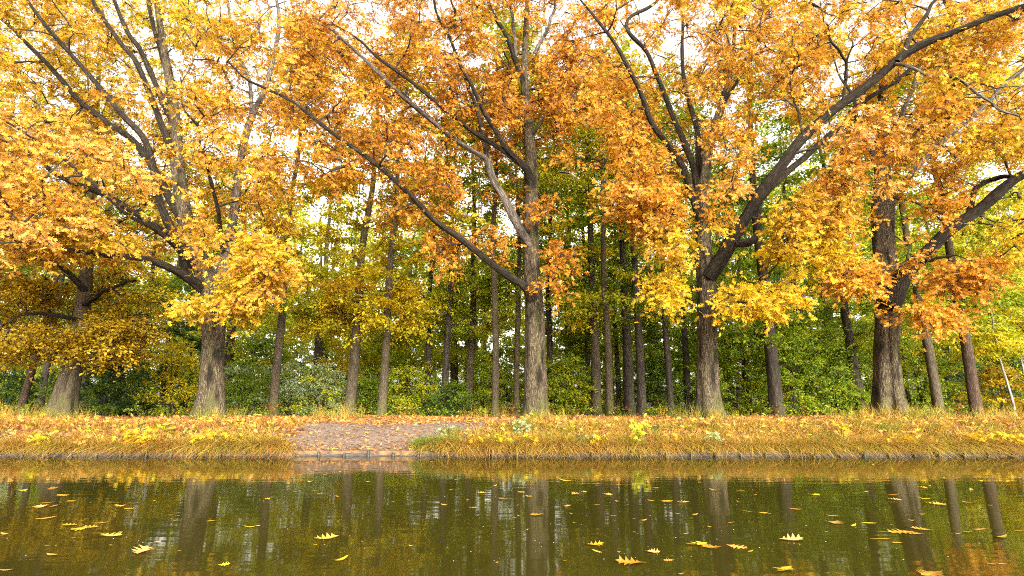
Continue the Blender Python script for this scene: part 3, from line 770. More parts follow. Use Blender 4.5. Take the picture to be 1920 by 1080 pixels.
B, K, N_ = M_BEECH, M_DARK, M_BROWN
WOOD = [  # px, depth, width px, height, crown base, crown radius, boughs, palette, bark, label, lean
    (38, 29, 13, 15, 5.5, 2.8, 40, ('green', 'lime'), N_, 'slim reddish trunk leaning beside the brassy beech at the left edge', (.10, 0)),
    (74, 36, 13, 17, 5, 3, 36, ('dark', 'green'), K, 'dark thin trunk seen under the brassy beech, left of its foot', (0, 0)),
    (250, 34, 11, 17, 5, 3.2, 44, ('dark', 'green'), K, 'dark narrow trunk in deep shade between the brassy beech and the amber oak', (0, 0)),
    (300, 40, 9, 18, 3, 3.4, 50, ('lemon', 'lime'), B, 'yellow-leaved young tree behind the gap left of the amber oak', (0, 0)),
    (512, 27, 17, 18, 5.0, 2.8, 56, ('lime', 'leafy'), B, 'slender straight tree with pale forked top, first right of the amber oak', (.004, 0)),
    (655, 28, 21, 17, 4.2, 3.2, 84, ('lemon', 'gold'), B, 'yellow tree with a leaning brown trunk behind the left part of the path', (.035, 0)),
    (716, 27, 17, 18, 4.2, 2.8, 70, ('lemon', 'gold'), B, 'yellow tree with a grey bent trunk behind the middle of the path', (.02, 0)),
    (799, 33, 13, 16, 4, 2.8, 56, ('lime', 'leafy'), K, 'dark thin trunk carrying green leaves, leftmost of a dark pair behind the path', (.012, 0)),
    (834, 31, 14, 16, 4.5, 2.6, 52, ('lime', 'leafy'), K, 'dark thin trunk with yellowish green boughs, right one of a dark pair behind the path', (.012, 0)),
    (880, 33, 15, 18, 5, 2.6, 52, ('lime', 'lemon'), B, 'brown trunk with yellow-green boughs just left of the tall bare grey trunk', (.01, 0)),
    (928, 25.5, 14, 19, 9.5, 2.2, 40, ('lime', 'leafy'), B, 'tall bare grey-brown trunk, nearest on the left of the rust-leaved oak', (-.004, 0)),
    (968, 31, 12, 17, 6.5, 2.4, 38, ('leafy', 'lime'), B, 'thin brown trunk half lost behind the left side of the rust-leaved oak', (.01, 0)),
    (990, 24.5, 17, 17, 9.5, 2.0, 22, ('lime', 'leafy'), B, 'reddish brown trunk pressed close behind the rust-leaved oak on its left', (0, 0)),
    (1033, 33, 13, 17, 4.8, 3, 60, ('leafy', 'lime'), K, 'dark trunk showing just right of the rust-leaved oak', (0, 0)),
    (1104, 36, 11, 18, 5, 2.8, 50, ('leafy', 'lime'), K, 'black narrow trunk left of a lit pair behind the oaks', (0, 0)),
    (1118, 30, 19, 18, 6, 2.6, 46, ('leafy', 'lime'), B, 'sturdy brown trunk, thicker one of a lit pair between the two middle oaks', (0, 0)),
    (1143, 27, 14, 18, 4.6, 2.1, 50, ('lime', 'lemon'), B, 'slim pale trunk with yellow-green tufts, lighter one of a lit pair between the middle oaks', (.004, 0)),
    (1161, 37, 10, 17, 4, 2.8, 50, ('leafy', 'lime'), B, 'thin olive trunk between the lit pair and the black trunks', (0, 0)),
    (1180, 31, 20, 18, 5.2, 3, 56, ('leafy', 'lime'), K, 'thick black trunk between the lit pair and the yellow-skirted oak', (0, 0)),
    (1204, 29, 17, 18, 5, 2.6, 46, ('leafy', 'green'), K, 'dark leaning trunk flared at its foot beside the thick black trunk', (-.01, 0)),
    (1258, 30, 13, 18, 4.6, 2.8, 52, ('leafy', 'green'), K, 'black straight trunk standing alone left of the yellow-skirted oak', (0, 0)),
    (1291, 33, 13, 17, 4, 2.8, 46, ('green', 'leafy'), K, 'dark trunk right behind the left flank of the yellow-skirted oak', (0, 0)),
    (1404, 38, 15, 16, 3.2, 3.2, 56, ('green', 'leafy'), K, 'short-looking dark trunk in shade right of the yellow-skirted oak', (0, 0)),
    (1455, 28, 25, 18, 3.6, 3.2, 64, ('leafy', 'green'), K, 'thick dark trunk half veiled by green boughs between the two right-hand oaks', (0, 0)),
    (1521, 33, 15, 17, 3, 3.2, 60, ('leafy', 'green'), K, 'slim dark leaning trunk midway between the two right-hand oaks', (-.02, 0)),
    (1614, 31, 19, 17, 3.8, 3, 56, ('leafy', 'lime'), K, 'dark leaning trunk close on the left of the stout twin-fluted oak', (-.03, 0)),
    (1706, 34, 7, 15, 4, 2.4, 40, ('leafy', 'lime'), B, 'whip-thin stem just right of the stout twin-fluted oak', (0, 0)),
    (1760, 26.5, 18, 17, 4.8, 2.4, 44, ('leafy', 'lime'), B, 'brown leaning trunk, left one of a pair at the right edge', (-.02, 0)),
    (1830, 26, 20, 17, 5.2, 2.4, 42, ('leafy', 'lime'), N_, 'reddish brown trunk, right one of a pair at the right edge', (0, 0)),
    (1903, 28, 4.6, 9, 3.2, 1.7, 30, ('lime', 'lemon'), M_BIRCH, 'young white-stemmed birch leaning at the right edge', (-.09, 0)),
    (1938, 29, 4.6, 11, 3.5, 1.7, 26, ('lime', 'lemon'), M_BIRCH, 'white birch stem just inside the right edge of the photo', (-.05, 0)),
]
STEMS = []
for row in WOOD:
    if row[1] < 33.5 and row[2] > 10:
        b = at(row[0], HORIZON, row[1])
        for z in np.arange(.5, 12.5, .5): STEMS.append((*to_px(b + np.array((row[10][0] * z, 0, z))), row[1], row[2] * .5 + 17))
STEMS = np.array(STEMS)
def clear_of_stems(P, r):
    x, y = to_px(P)
    hit = ((STEMS[:, 0] - x) ** 2 + ((STEMS[:, 1] - y) * .8) ** 2 < STEMS[:, 3] ** 2) & (P[1] < STEMS[:, 2] + .3)
    return (not hit.any()) or r.random() < .22
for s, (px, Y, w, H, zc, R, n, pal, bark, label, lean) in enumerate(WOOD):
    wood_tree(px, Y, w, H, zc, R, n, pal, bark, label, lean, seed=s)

# taller trees standing deeper in the wood
DEEP = [(-140, 44, 20, 20, ('green', 'dark')), (150, 46, 22, 21, ('green', 'leafy')), (420, 46, 19, 20, ('lime', 'leafy')), (590, 45, 19, 17, ('lime', 'lemon')),
        (760, 50, 16, 16, ('leafy', 'lime')), (850, 44, 18, 15, ('lime', 'leafy')), (1070, 46, 18, 20, ('lime', 'leafy')), (1230, 48, 18, 20, ('leafy', 'lime')), (1370, 46, 18, 20, ('leafy', 'lime')),
        (1480, 45, 18, 19, ('leafy', 'lime')), (1570, 42, 18, 18, ('lime', 'leafy')), (1680, 46, 17, 18, ('leafy', 'lime')), (1790, 44, 16, 17, ('lime', 'leafy')), (1890, 42, 16, 17, ('lime', 'lemon')), (2040, 44, 18, 18, ('leafy', 'green'))]
DEEP_LABELS = ['deep green tree far behind the brassy beech at the very left', 'tall green tree deep in the wood behind the brassy beech', 'greenish yellow tree deep in the wood behind the amber oak', 'pale lemon-green tree deep in the wood above the pale shrub',
        'small green tree deep in the wood behind the dark pair', 'light lime tree deep in the wood left of the rust-leaved oak', 'bright lime tree deep in the wood right of the rust-leaved oak', 'green tree deep in the wood behind the black trunks', 'green tree deep in the wood behind the yellow-skirted oak',
        'green tree deep in the wood under the huge sweeping limb', 'lime tree deep in the wood left of the stout twin-fluted oak', 'green tree deep in the wood behind the stout twin-fluted oak', 'lime tree deep in the wood behind the pair at the right edge', 'yellowish tree deep in the wood at the right edge', 'green tree deep in the wood beyond the right edge']
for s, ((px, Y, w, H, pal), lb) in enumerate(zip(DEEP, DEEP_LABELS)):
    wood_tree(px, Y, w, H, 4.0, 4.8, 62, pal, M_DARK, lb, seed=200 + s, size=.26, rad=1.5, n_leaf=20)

# ------------------------------------------------------------------ understorey: young trees and shrubs
def shrub(px, Y, h, w, n, pal, label, seed, name='shrub', size=.15, rad=.7, cat='shrub', flat=.35, z0=.1, n_twig=8, n_leaf=15):
    n = int(n * 1.4)
    r = np.random.default_rng(3000 + seed)
    b = at(px, HORIZON, Y); b[2] = float(gz(b[0], b[1])) - .03
    root = empty(name, b, label, cat, 'shrubs under the trees')
    st = Tubes(); nodes, nr = [], []
    for k in range(5):
        a = r.uniform(0, 6.28); sp = r.uniform(.1, .55) * w * .5
        pth = resample([b, b + np.array((math.cos(a) * sp * .4, math.sin(a) * sp * .4, h * .45)), b + np.array((math.cos(a) * sp, math.sin(a) * sp, h * r.uniform(.75, .98)))], 12)
        st.add(pth, np.linspace(.028, .008, 12), 6)
        nodes += list(pth[2:]); nr += [.02] * 10
    cs = []
    for k in range(n):
        a, q, u = r.uniform(0, 6.28), math.sqrt(r.random()), r.random()
        rr = w * .5 * (math.sin(math.pi * (.22 + .7 * u)) ** .7) * q
        cs.append(b + np.array((rr * math.cos(a), rr * math.sin(a), z0 + (h - z0) * u)))
    dirs = grow(st, nodes, nr, cs, r, r_tip=.005, k_pipe=.005, max_r=.02, sides=4)
    lv = Leaves(RHOMB)
    for c, d in zip(cs, dirs):
        pp = pal[0] if r.random() < .7 else pal[1]
        spray(lv, None, c, d, pp, r, n_twig, n_leaf, rad * r.uniform(.7, 1.25), size, flat=flat, droop=.2)
    st.build('stem', M_TWIG, root, b)
    lv.build('foliage', M_GREEN, root, b)
    return root

SHRUBS = [
    (15, 30, 2.3, 3.6, 26, ('dark', 'green'), 'dark green laurel in the shade at the left edge', .16),
    (190, 27.5, 2.6, 3.8, 34, ('dark', 'green'), 'dark evergreen with drooping fronds right of the brassy beech', .17),
    (235, 33, 3.6, 4.6, 40, ('dark', 'green'), 'tall shaded evergreen further behind the drooping fronds', .17),
    (318, 28, 3.4, 2.6, 34, ('lemon', 'lime'), 'yellow-green hazel just left of the amber oak trunk', .13),
    (345, 36, 4.6, 4.5, 44, ('dark', 'green'), 'dark holly mass behind the amber oak trunk', .18),
    (455, 29, 2.6, 2.6, 32, ('green', 'grey'), 'dull green elder right beside the amber oak trunk', .14),
    (540, 31, 3.1, 3.6, 46, ('grey', 'leafy'), 'pale grey-green willow bush behind the slender forked tree', .12),
    (600, 29, 2.6, 3.0, 40, ('grey', 'lime'), 'rounded pale bush left of the yellow tree with leaning trunk', .12),
    (628, 33, 3.8, 2.4, 30, ('gold', 'lemon'), 'golden sapling glowing between the two yellow trees', .13),
    (690, 30, 1.8, 2.6, 30, ('green', 'leafy'), 'low green bush between the leaning and the bent trunk', .13),
    (760, 32, 2.6, 4.0, 46, ('lime', 'leafy'), 'green spreading bush behind the path', .14),
    (860, 29.5, 1.5, 2.8, 28, ('green', 'dark'), 'low bluish green bramble behind the right edge of the path', .13),
    (905, 35, 3.4, 3.4, 42, ('leafy', 'lime'), 'green bush between the tall bare trunk and the path', .14),
    (1060, 31, 3.2, 3.6, 48, ('leafy', 'lime'), 'green hornbeam bush right of the rust-leaved oak', .14),
    (1085, 38, 5.2, 5.0, 60, ('leafy', 'lime'), 'tall green hornbeam filling the gap right of the rust-leaved oak', .18),
    (1225, 33, 3.2, 3.6, 46, ('green', 'dark'), 'green bush between the black trunks', .15),
    (1380, 31, 4.4, 4.4, 64, ('leafy', 'lime'), 'layered beech sapling right of the yellow-skirted oak', .15),
    (1490, 30, 5.0, 4.6, 72, ('leafy', 'green'), 'wide layered beech sapling under the yellow boughs', .15),
    (1496, 40, 2.6, 3.0, 24, ('lemon', 'gold'), 'low yellow bush glimpsed beside the slim dark leaning trunk', .15),
    (1570, 32, 5.0, 4.4, 66, ('leafy', 'green'), 'green beech sapling left of the stout twin-fluted oak', .15),
    (1730, 32, 4.2, 3.8, 50, ('leafy', 'lime'), 'green hazel behind the left trunk of the right-edge pair', .14),
    (1800, 34, 3.2, 4.0, 40, ('dark', 'green'), 'dark bush between the pair of trunks at the right edge', .15),
    (1880, 30, 2.4, 3.0, 30, ('brass', 'lemon'), 'brassy yellow beech sapling behind the leaning birch', .14),
    (1925, 33, 3.6, 4.0, 44, ('dark', 'green'), 'dark green bush at the right edge behind the birches', .16),
    (1640, 38, 5.4, 5.0, 54, ('leafy', 'lime'), 'tall green sapling far behind the stout twin-fluted oak', .18),
    (1290, 40, 5.2, 5.0, 54, ('leafy', 'green'), 'tall dim sapling far behind the yellow-skirted oak', .18),
    (700, 40, 5.0, 5.0, 54, ('lime', 'leafy'), 'tall lime sapling far behind the bent grey trunk', .18),
    (480, 40, 5.0, 5.0, 54, ('green', 'leafy'), 'tall green sapling far behind the slender forked tree', .18),
    (950, 42, 5.0, 5.2, 54, ('leafy', 'lime'), 'tall green sapling far behind the rust-leaved oak', .18),
]
for s, (px, Y, h, w, n, pal, lb, sz) in enumerate(SHRUBS):
    shrub(px, Y, h, w, n, pal, lb, s, size=sz, name='sapling' if 'sapling' in lb or 'hornbeam' in lb else 'shrub', cat='sapling' if 'sapling' in lb or 'hornbeam' in lb else 'shrub', flat=.2 if 'layered' in lb else .35)

def scatter_mass():
    """the far wood that reads as one mass: boles and boughs from 55 to 120 m"""
    r = np.random.default_rng(77)
    tb = Tubes(); lv = Leaves(RHOMB)
    for k in range(110):
        Y = r.uniform(52, 110); x = r.uniform(-1.15, 1.15) * Y
        z = float(gz(x, Y)); H = r.uniform(16, 26)
        tb.add([(x, Y, z - .1), (x + r.normal(0, .2), Y, z + H * .5), (x + r.normal(0, .4), Y, z + H)], [r.uniform(.16, .32), .16, .03], 7)
    n = 6500
    for k in range(n):
        Y = r.uniform(50, 112); x = r.uniform(-1.15, 1.15) * Y
        z = .6 + 23 * r.random() ** 1.2 + (Y - 50) * .03
        P = np.array((x, Y, z))
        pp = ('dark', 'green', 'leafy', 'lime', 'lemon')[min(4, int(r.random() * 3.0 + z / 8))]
        if not keep(P, r, .7): continue
        spray(lv, None, P, np.zeros(3), pp, r, 6, 11, 1.8, .45, flat=.25, droop=.1)
    V, Fc, C = lv.arrays((0, 0, 0))
    nv = len(V)
    tv, tq, tbk = np.concatenate(tb.v), np.concatenate(tb.q), np.concatenate(tb.b)
    me = build_mesh('far_woodland', np.vstack([V, tv]), tris=Fc, quads=tq + nv, mats=[M_GREEN, M_DARK],
                    tri_mat=np.concatenate([np.zeros(len(Fc)), np.ones(len(tq))]),
                    attrs={'col': ('FLOAT_COLOR', np.vstack([C, np.ones((len(tv), 4)) * .1])), 'bk': ('FLOAT_VECTOR', np.vstack([np.zeros((nv, 3)), tbk]))})
    tag(obj('far_woodland', me), 'far-off green wood seen between the trunks as one mass', 'woodland', kind='stuff')
scatter_mass()

def undergrowth():
    r = np.random.default_rng(78)
    lv = Leaves(RHOMB)
    for k in range(1500):
        Y = r.uniform(24.5, 46); x = r.uniform(-1.0, 1.0) * Y
        z = float(gz(x, Y))
        pp = ('green', 'leafy', 'dark', 'lime', 'litter')[r.integers(0, 5)]
        spray(lv, None, np.array((x, Y, z + r.uniform(.05, .38))), np.array((0, 0, .4)), pp, r, 4, 6, .42, .12, flat=.6, droop=.1)
    tag(lv.build('undergrowth', M_GREEN), 'low green brambles and seedlings covering the woodland floor', 'undergrowth', kind='stuff')
undergrowth()

# ------------------------------------------------------------------ leaf carpet, grass
def on_ramp(x, y):
    l_, r_ = ramp_edge(y)
    return (x > l_) & (x < r_)

def leaf_carpet():
    r = np.random.default_rng(5)
    lv = Leaves(OAK)
    n = 65000
    y = SHORE + .12 + (29 - SHORE) * r.random(n) ** 1.5
    x = r.uniform(-1.0, 1.0, n) * (y * .96 + 2)
    ramp_ = on_ramp(x, y) & (y < 15.2)
    kp = np.where(ramp_, r.random(n) < .7, True)
    x, y, ramp_ = x[kp], y[kp], ramp_[kp]; n = len(x)
    z = gz(x, y) + .012 + .02 * r.random(n)
    c = pick('litter', n, r, .2)
    pk = pick('pinklit', n, r, .2)
    soft = r.random(n) < np.where(ramp_, .70, .12)
    c[soft] = pk[soft]
    gold = r.random(n) < np.where(ramp_, .05, .14)
    c[gold] = pick('amber', n, r)[gold]
    ax = r.normal(0, 1, (n, 3)); ax[:, 2] *= .25
    no = r.normal(0, .38, (n, 3)) + np.array((0, -.1, 1))
    lv.add(np.stack([x, y, z], 1), ax, no, r.uniform(.06, .135, n) * np.where(ramp_, .72, 1), c)
    n = 6500                                        # leaves caught up in the grass of the slope
    y = SHORE + .1 + 2.9 * r.random(n); x = r.uniform(-14.5, 14.5, n)
    kp = ~on_ramp(x, y) & (r.random(n) < np.where(x < -3, 1.0, .55))
    x, y = x[kp], y[kp]; n = len(x)
    c = pick('litter', n, r, .2); u = r.random(n)
    for pl, a, b_ in (('amber', .0, .3), ('pink', .3, .5), ('orange', .5, .62)):
        k = (u >= a) & (u < b_); c[k] = pick(pl, n, r)[k]
    ax = r.normal(0, 1, (n, 3)); ax[:, 2] *= .5
    lv.add(np.stack([x, y, gz(x, y) + .03 + .19 * r.random(n) * np.clip((y - SHORE) * 2, .4, 1)], 1), ax, r.normal(0, .55, (n, 3)) + np.array((0, -.4, .9)), r.uniform(.055, .125, n), c * r.uniform(.55, 1, (n, 1)))
    tag(lv.build('fallen_leaves', M_LITTER), 'carpet of orange and pinkish fallen oak leaves along the bank', 'fallen leaves', kind='stuff')
leaf_carpet()

def ribbon_blades(root, direc, length, width, bend, col, segs=4):
    """n blades as tapering ribbons, bending over under their own weight"""
    n = len(root)
    side = np.cross(direc, np.array((0, 0, 1.0))) + 1e-4
    side /= np.linalg.norm(side, axis=1)[:, None]
    yaw = rng.uniform(-1.2, 1.2, n)
    side = side * np.cos(yaw)[:, None] + np.cross(side, np.array((0, 0, 1.0))) * np.sin(yaw)[:, None]
    V = np.zeros((n, segs + 1, 2, 3))
    for k in range(segs + 1):
        t = k / segs
        up = np.array((0, 0, 1.0))
        cpos = root + (up * (t - bend[:, None] * t * t * .75) + direc * (bend[:, None] * t ** 1.6 * .95 + .12 * t)) * length[:, None]
        wv = width * (1 - t) ** .7 + .0008
        V[:, k, 0] = cpos - side * wv[:, None] * .5
        V[:, k, 1] = cpos + side * wv[:, None] * .5
    m = (segs + 1) * 2
    q = []
    for k in range(segs): q.append([k * 2, k * 2 + 1, k * 2 + 3, k * 2 + 2])
    Q = (np.array(q)[None] + (np.arange(n) * m)[:, None, None]).reshape(-1, 4)
    C = np.ones((n, m, 4)); C[..., :3] = col[:, None]
    return V.reshape(-1, 3), Q, C.reshape(-1, 4)

def grass():
    r = np.random.default_rng(6)
    roots, dirs, lens, wids, bends, cols = [], [], [], [], [], []
    def tuft(x, y, nb, Lm, pal, spread=.09, bend=(.35, 1.0), to=(0, -.55)):
        rx, ry = x + r.normal(0, spread, nb), y + r.normal(0, spread, nb)
        roots.append(np.stack([rx, ry, gz(rx, ry) - .01], 1))
        d = r.normal(0, .8, (nb, 3)); d[:, 0] += to[0]; d[:, 1] += to[1]; d[:, 2] = 0
        d /= np.linalg.norm(d, axis=1)[:, None] + 1e-6
        dirs.append(d); lens.append(Lm * r.uniform(.55, 1.2, nb)); wids.append(r.uniform(.006, .013, nb)); bends.append(r.uniform(*bend, nb)); cols.append(pick(pal, nb, r, .18))
    for k in range(2000):
        y = SHORE + .14 + 2.6 * r.random() ** 1.25
        x = r.uniform(-14.5, 14.5)
        l_, r_ = ramp_edge(y)
        if l_ - .2 + .5 * r.random() < x < r_ + .2 - .55 * r.random(): continue
        left = x < -3
        near = math.exp(-((y - SHORE - .2) / .7) ** 2)
        u = r.random()
        pch = math.sin(x * 1.7 + 2.1) * math.sin(y * 2.3 + x * .6) + .6 * math.sin(x * 4.1)          # patches of one kind of growth
        u = min(.999, max(0, u * .55 + .26 + .22 * pch))
        if pch < -.75 and r.random() < .6: continue
        pal = 'sedge' if u < .34 else 'straw' if u < .76 else 'foxy' if u < (.84 if left else .80) else 'ggrass'
        if r.random() < (.5 if left else .18): continue
        if left and u > .6 and r.random() < .5: pal = 'foxy'
        tuft(x, y, 50, r.uniform(.20, .36) * r.uniform(.75, 1.3) + .10 * near, pal)
    for k in range(70): tuft(r.uniform(-6.6, -4.85), SHORE + .15 + r.random() * .5, 50, .40, ('straw', 'sedge')[k % 2])         # long fringe at the path's left edge
    for k in range(46): tuft(r.uniform(-1.95, -1.25), SHORE + .15 + r.random() * .45, 50, .36, 'ggrass')                        # green tuft at its right edge
    for k in range(60): tuft(r.uniform(-1.3, 2.5), SHORE + .15 + r.random() * .5, 50, .42, ('straw', 'sedge')[k % 2])
    for k in range(6): tuft(r.uniform(-1.7, -1.0), 13.2 + r.random() * .8, 40, .26, 'ggrass')
    for k in range(620):                     # fringe hanging over the boards
        x = r.uniform(-14.5, 14.5)
        px = 960 + F * x / 12.0
        if 555 < px < 800: continue
        p_ = 1.0 if (230 < px < 555 or 800 < px < 1390) else .85 if px > 1390 else .7
        if r.random() > p_: continue
        tuft(x, SHORE + .13 + .1 * r.random(), 48, r.uniform(.38, .64), ('straw', 'sedge', 'straw', 'foxy')[r.integers(0, 4)], spread=.09, bend=(.6, 1.75), to=(r.normal(0, .3), -1.1))
    # tufts around the feet of the trees and seed stalks at the wood's edge
    for px, Y, sp, n in ((1690, 18.9, 1.0, 20), (1668, 19.2, 1.3, 16), (1006, 19.4, .9, 14), (1328, 19.0, .9, 14), (392, 18.8, .8, 8), (118, 21.2, 1, 14), (1770, 20, 1.6, 24), (1600, 19.5, .8, 8)):
        b = at(px, HORIZON, Y)
        for k in range(n): tuft(b[0] + r.normal(0, sp * .6), b[1] + r.normal(0, .25), 34, r.uniform(.3, .62), ('straw', 'sedge', 'ggrass')[r.integers(0, 3)], bend=(.1, .8), to=(0, -.1))
    for px0, px1, n in ((0, 110, 22), (580, 690, 20), (1200, 1300, 8), (1690, 1920, 30), (860, 1000, 10), (420, 500, 10)):
        for k in range(n):
            b = at(r.uniform(px0, px1), HORIZON, r.uniform(22, 25))
            tuft(b[0], b[1], 18, r.uniform(.4, .8), ('straw', 'straw', 'ggrass')[r.integers(0, 3)], bend=(.05, .5), to=(0, 0))
    V, Q, C = ribbon_blades(np.concatenate(roots), np.concatenate(dirs), np.concatenate(lens), np.concatenate(wids), np.concatenate(bends), np.concatenate(cols))
    me = build_mesh('bank_grass', V, quads=Q, mats=[M_GRASS], attrs={'col': ('FLOAT_COLOR', C)})
    tag(obj('bank_grass', me), 'long straw-yellow and olive grass hanging over the canal bank', 'grass', kind='stuff')
grass()

# ------------------------------------------------------------------ timber edging
def board_mesh(L, seed):
    r = np.random.default_rng(seed)
    n = 14; xs = np.linspace(-L / 2, L / 2, n)
    prof = [(-.022, -.35), (-.022, .075), (-.015, .083), (.015, .083), (.022, .075), (.022, -.35)]
    v = np.zeros((n, 6, 3))
    for j, (py, pz) in enumerate(prof):
        v[:, j, 0] = xs; v[:, j, 1] = py + r.normal(0, .0015, n); v[:, j, 2] = pz + (r.normal(0, .004, n) if pz > 0 else 0) + .006 * np.sin(xs * 7 + seed)
    i = np.arange(n * 6).reshape(n, 6); j = np.roll(i, -1, axis=1)
    q = np.stack([i[:-1], i[1:], j[1:], j[:-1]], -1).reshape(-1, 4)
    caps = np.array([[0, 1, 4, 5], [1, 2, 3, 4]]); 
    q = np.vstack([q, caps[:, ::-1], caps + (n - 1) * 6])
    return build_mesh('board', v.reshape(-1, 3), quads=q, mats=[M_WOOD], smooth_shade=False)
def stake_mesh(seed):
    r = np.random.default_rng(seed)
    tb = Tubes()
    n = 8; z = np.linspace(-.5, .10, n)
    p = np.stack([.006 * np.sin(z * 9 + seed), .004 * np.cos(z * 7), z], 1)
    a = np.linspace(0, 2 * np.pi, 9, endpoint=False)
    rad = .030 * (1 + .1 * np.sin(2 * a[None] + 5 * z[:, None]) + r.normal(0, .03, (n, 9)))
    tb.add(p, np.full(n, .03), 9, rad)
    tb.add([(0, 0, .099), (0, 0, .108), (0, 0, .1085)], [.031, .024, .001], 9)
    v = np.concatenate(tb.v)
    return build_mesh('stake', v, quads=np.concatenate(tb.q), mats=[M_WET])
BOARDS = [board_mesh(.46, s) for s in range(5)]
STAKES = [stake_mesh(s) for s in range(4)]
SP = .50
for k in range(-23, 23):
    x = k * SP + .11
    px, _ = to_px(np.array((x, SHORE, .05)))
    if not -40 < px < 1960: continue
    vis_board = px < 300 or 520 < px < 850 or px > 900
    side = 'left stretch' if px < 520 else 'path foot' if px < 900 else 'right stretch'
    if vis_board:
        o = obj('edging_board', BOARDS[k % 5]); o.location = (x + SP / 2, SHORE + .02 + random.uniform(-.008, .008), random.uniform(-.065, -.025)); o.rotation_euler = (random.uniform(-.2, .05), random.uniform(-.03, .03), random.uniform(-.02, .02))
        tag(o, {'left stretch': 'weathered grey edging board at the waterline below the left grass bank', 'path foot': 'grey edging board at the waterline across the foot of the bare path', 'right stretch': 'weathered grey edging board at the waterline below the right grass bank'}[side], 'board', 'timber boards edging the bank, ' + side)
    if vis_board or px < 520:
        o = obj('edging_stake', STAKES[k % 4]); o.location = (x, SHORE - .035, random.uniform(-.05, .005)); o.rotation_euler = (random.uniform(-.06, .03), random.uniform(-.05, .05), random.uniform(0, 6))
        tag(o, {'left stretch': 'dark wet stake driven in front of the boards below the left grass bank', 'path foot': 'dark wet stake in front of the boards at the foot of the bare path', 'right stretch': 'dark wet stake driven in front of the boards below the right grass bank'}[side], 'stake', 'stakes holding the edging boards, ' + side)

# ------------------------------------------------------------------ small plants on the bank
def bank_plant(px, py, h, w, n, pal, label, seed, size=.11, tpl=MAPLE, cat='plant'):
    r = np.random.default_rng(5000 + seed)
    # py is the row of the plant's middle; find the slope point under it
    best = min(np.arange(SHORE + .15, SHORE + 3.5, .05), key=lambda Y: abs(to_px(np.array((at(px, HORIZON, Y)[0], Y, float(gz(at(px, HORIZON, Y)[0], Y)) + h * .5)))[1] - py))
    x = at(px, HORIZON, best)[0]
    b = np.array((x, best, float(gz(x, best)) - .01))
    root = empty('bank_plant', b, label, cat, 'young plants in the bank grass')
    st = Tubes(); lv = Leaves(tpl)
    for k in range(6):
        a = r.uniform(0, 6.28); sp = r.uniform(.2, 1) * w * .5
        tip = b + np.array((math.cos(a) * sp, math.sin(a) * sp * .7 - .05, h * r.uniform(.6, 1)))
        pth = resample([b, (b + tip) / 2 + np.array((0, 0, h * .12)), tip], 8)
        st.add(pth, np.linspace(.006, .002, 8), 4)
        m = n // 6
        u = r.uniform(.3, 1, m)
        pos = pth[(u * 7).astype(int)] + r.normal(0, .06, (m, 3))
        ax = np.stack([math.cos(a) * .6 + r.normal(0, .7, m), math.sin(a) * .5 + r.normal(0, .6, m) - .3, r.normal(-.2, .35, m)], 1)
        lv.add(pos, ax, r.normal(0, .4, (m, 3)) + np.array((0, -.45, .8)), size * r.uniform(.7, 1.25, m), pick(pal, m, r))
    st.build('stem', M_TWIG, root, b); lv.build('foliage', M_LEAF, root, b)

PLANTS = [
    (90, 826, .36, .5, 60, 'lemon', 'yellow-green seedling at the board edge near the left end', .10),
    (245, 826, .44, .7, 90, 'yellow', 'bright yellow maple seedling, first of two left of the amber oak', .12),
    (275, 822, .48, .7, 100, 'yellow', 'bright yellow maple seedling beside the stick in the water', .12),
    (385, 826, .44, .7, 90, 'gold', 'golden seedling on the bank below the amber oak', .12),
    (440, 822, .40, .6, 60, 'gold', 'pale golden seedling right of the one below the amber oak', .11),
    (318, 805, .34, .5, 40, 'lime', 'small green seedling higher on the bank left of the amber oak', .09),
    (175, 832, .26, .4, 40, 'pink', 'orange leafed seedling low at the boards on the left', .10),
    (840, 805, .32, .7, 50, 'grey', 'grey-green seedling on the right shoulder of the bare path', .08),
    (895, 834, .30, .6, 70, 'yellow', 'yellow seedling near the water right of the bare path', .10),
    (940, 828, .38, .7, 90, 'lemon', 'lemon-leaved seedling hanging to the water below the rust-leaved oak', .12),
    (972, 800, .40, .7, 80, 'grey', 'blue-green bramble on the bank below the rust-leaved oak', .09),
    (1005, 834, .28, .4, 40, 'yellow', 'small yellow seedling low at the water below the rust-leaved oak', .10),
    (1092, 824, .30, .5, 50, 'grey', 'pale blue-green seedling midway between the middle oaks', .09),
    (1120, 830, .32, .6, 70, 'yellow', 'yellow seedling low on the bank midway between the middle oaks', .11),
    (1200, 822, .60, .6, 90, 'lime', 'tall light green seedling left of the yellow-skirted oak', .10),
    (1255, 826, .26, .4, 40, 'gold', 'small golden seedling below and left of the yellow-skirted oak', .10),
    (1333, 824, .34, .5, 60, 'grey', 'blue-green seedling below the yellow-skirted oak', .10),
    (1380, 826, .22, .4, 30, 'pink', 'pale orange seedling low right of the yellow-skirted oak', .10),
    (1570, 806, .30, .6, 50, 'gold', 'pale gold seedling high on the bank left of the stout twin-fluted oak', .11),
    (1665, 828, .28, .5, 50, 'yellow', 'yellow seedling low on the bank below the stout twin-fluted oak', .11),
    (1702, 824, .30, .5, 50, 'gold', 'golden seedling right of the yellow one below the stout twin-fluted oak', .11),
    (1745, 832, .24, .6, 40, 'pink', 'reddish orange seedling low on the right bank', .11),
    (1830, 826, .40, .7, 70, 'gold', 'golden maple seedling near the right edge', .12),
    (1880, 822, .46, .8, 90, 'yellow', 'leafy yellow maple seedling at the right edge', .12),
]
for s, (px, py, h, w, n, pal, lb, sz) in enumerate(PLANTS): bank_plant(px, py, h, w, n, pal, lb, s, sz)

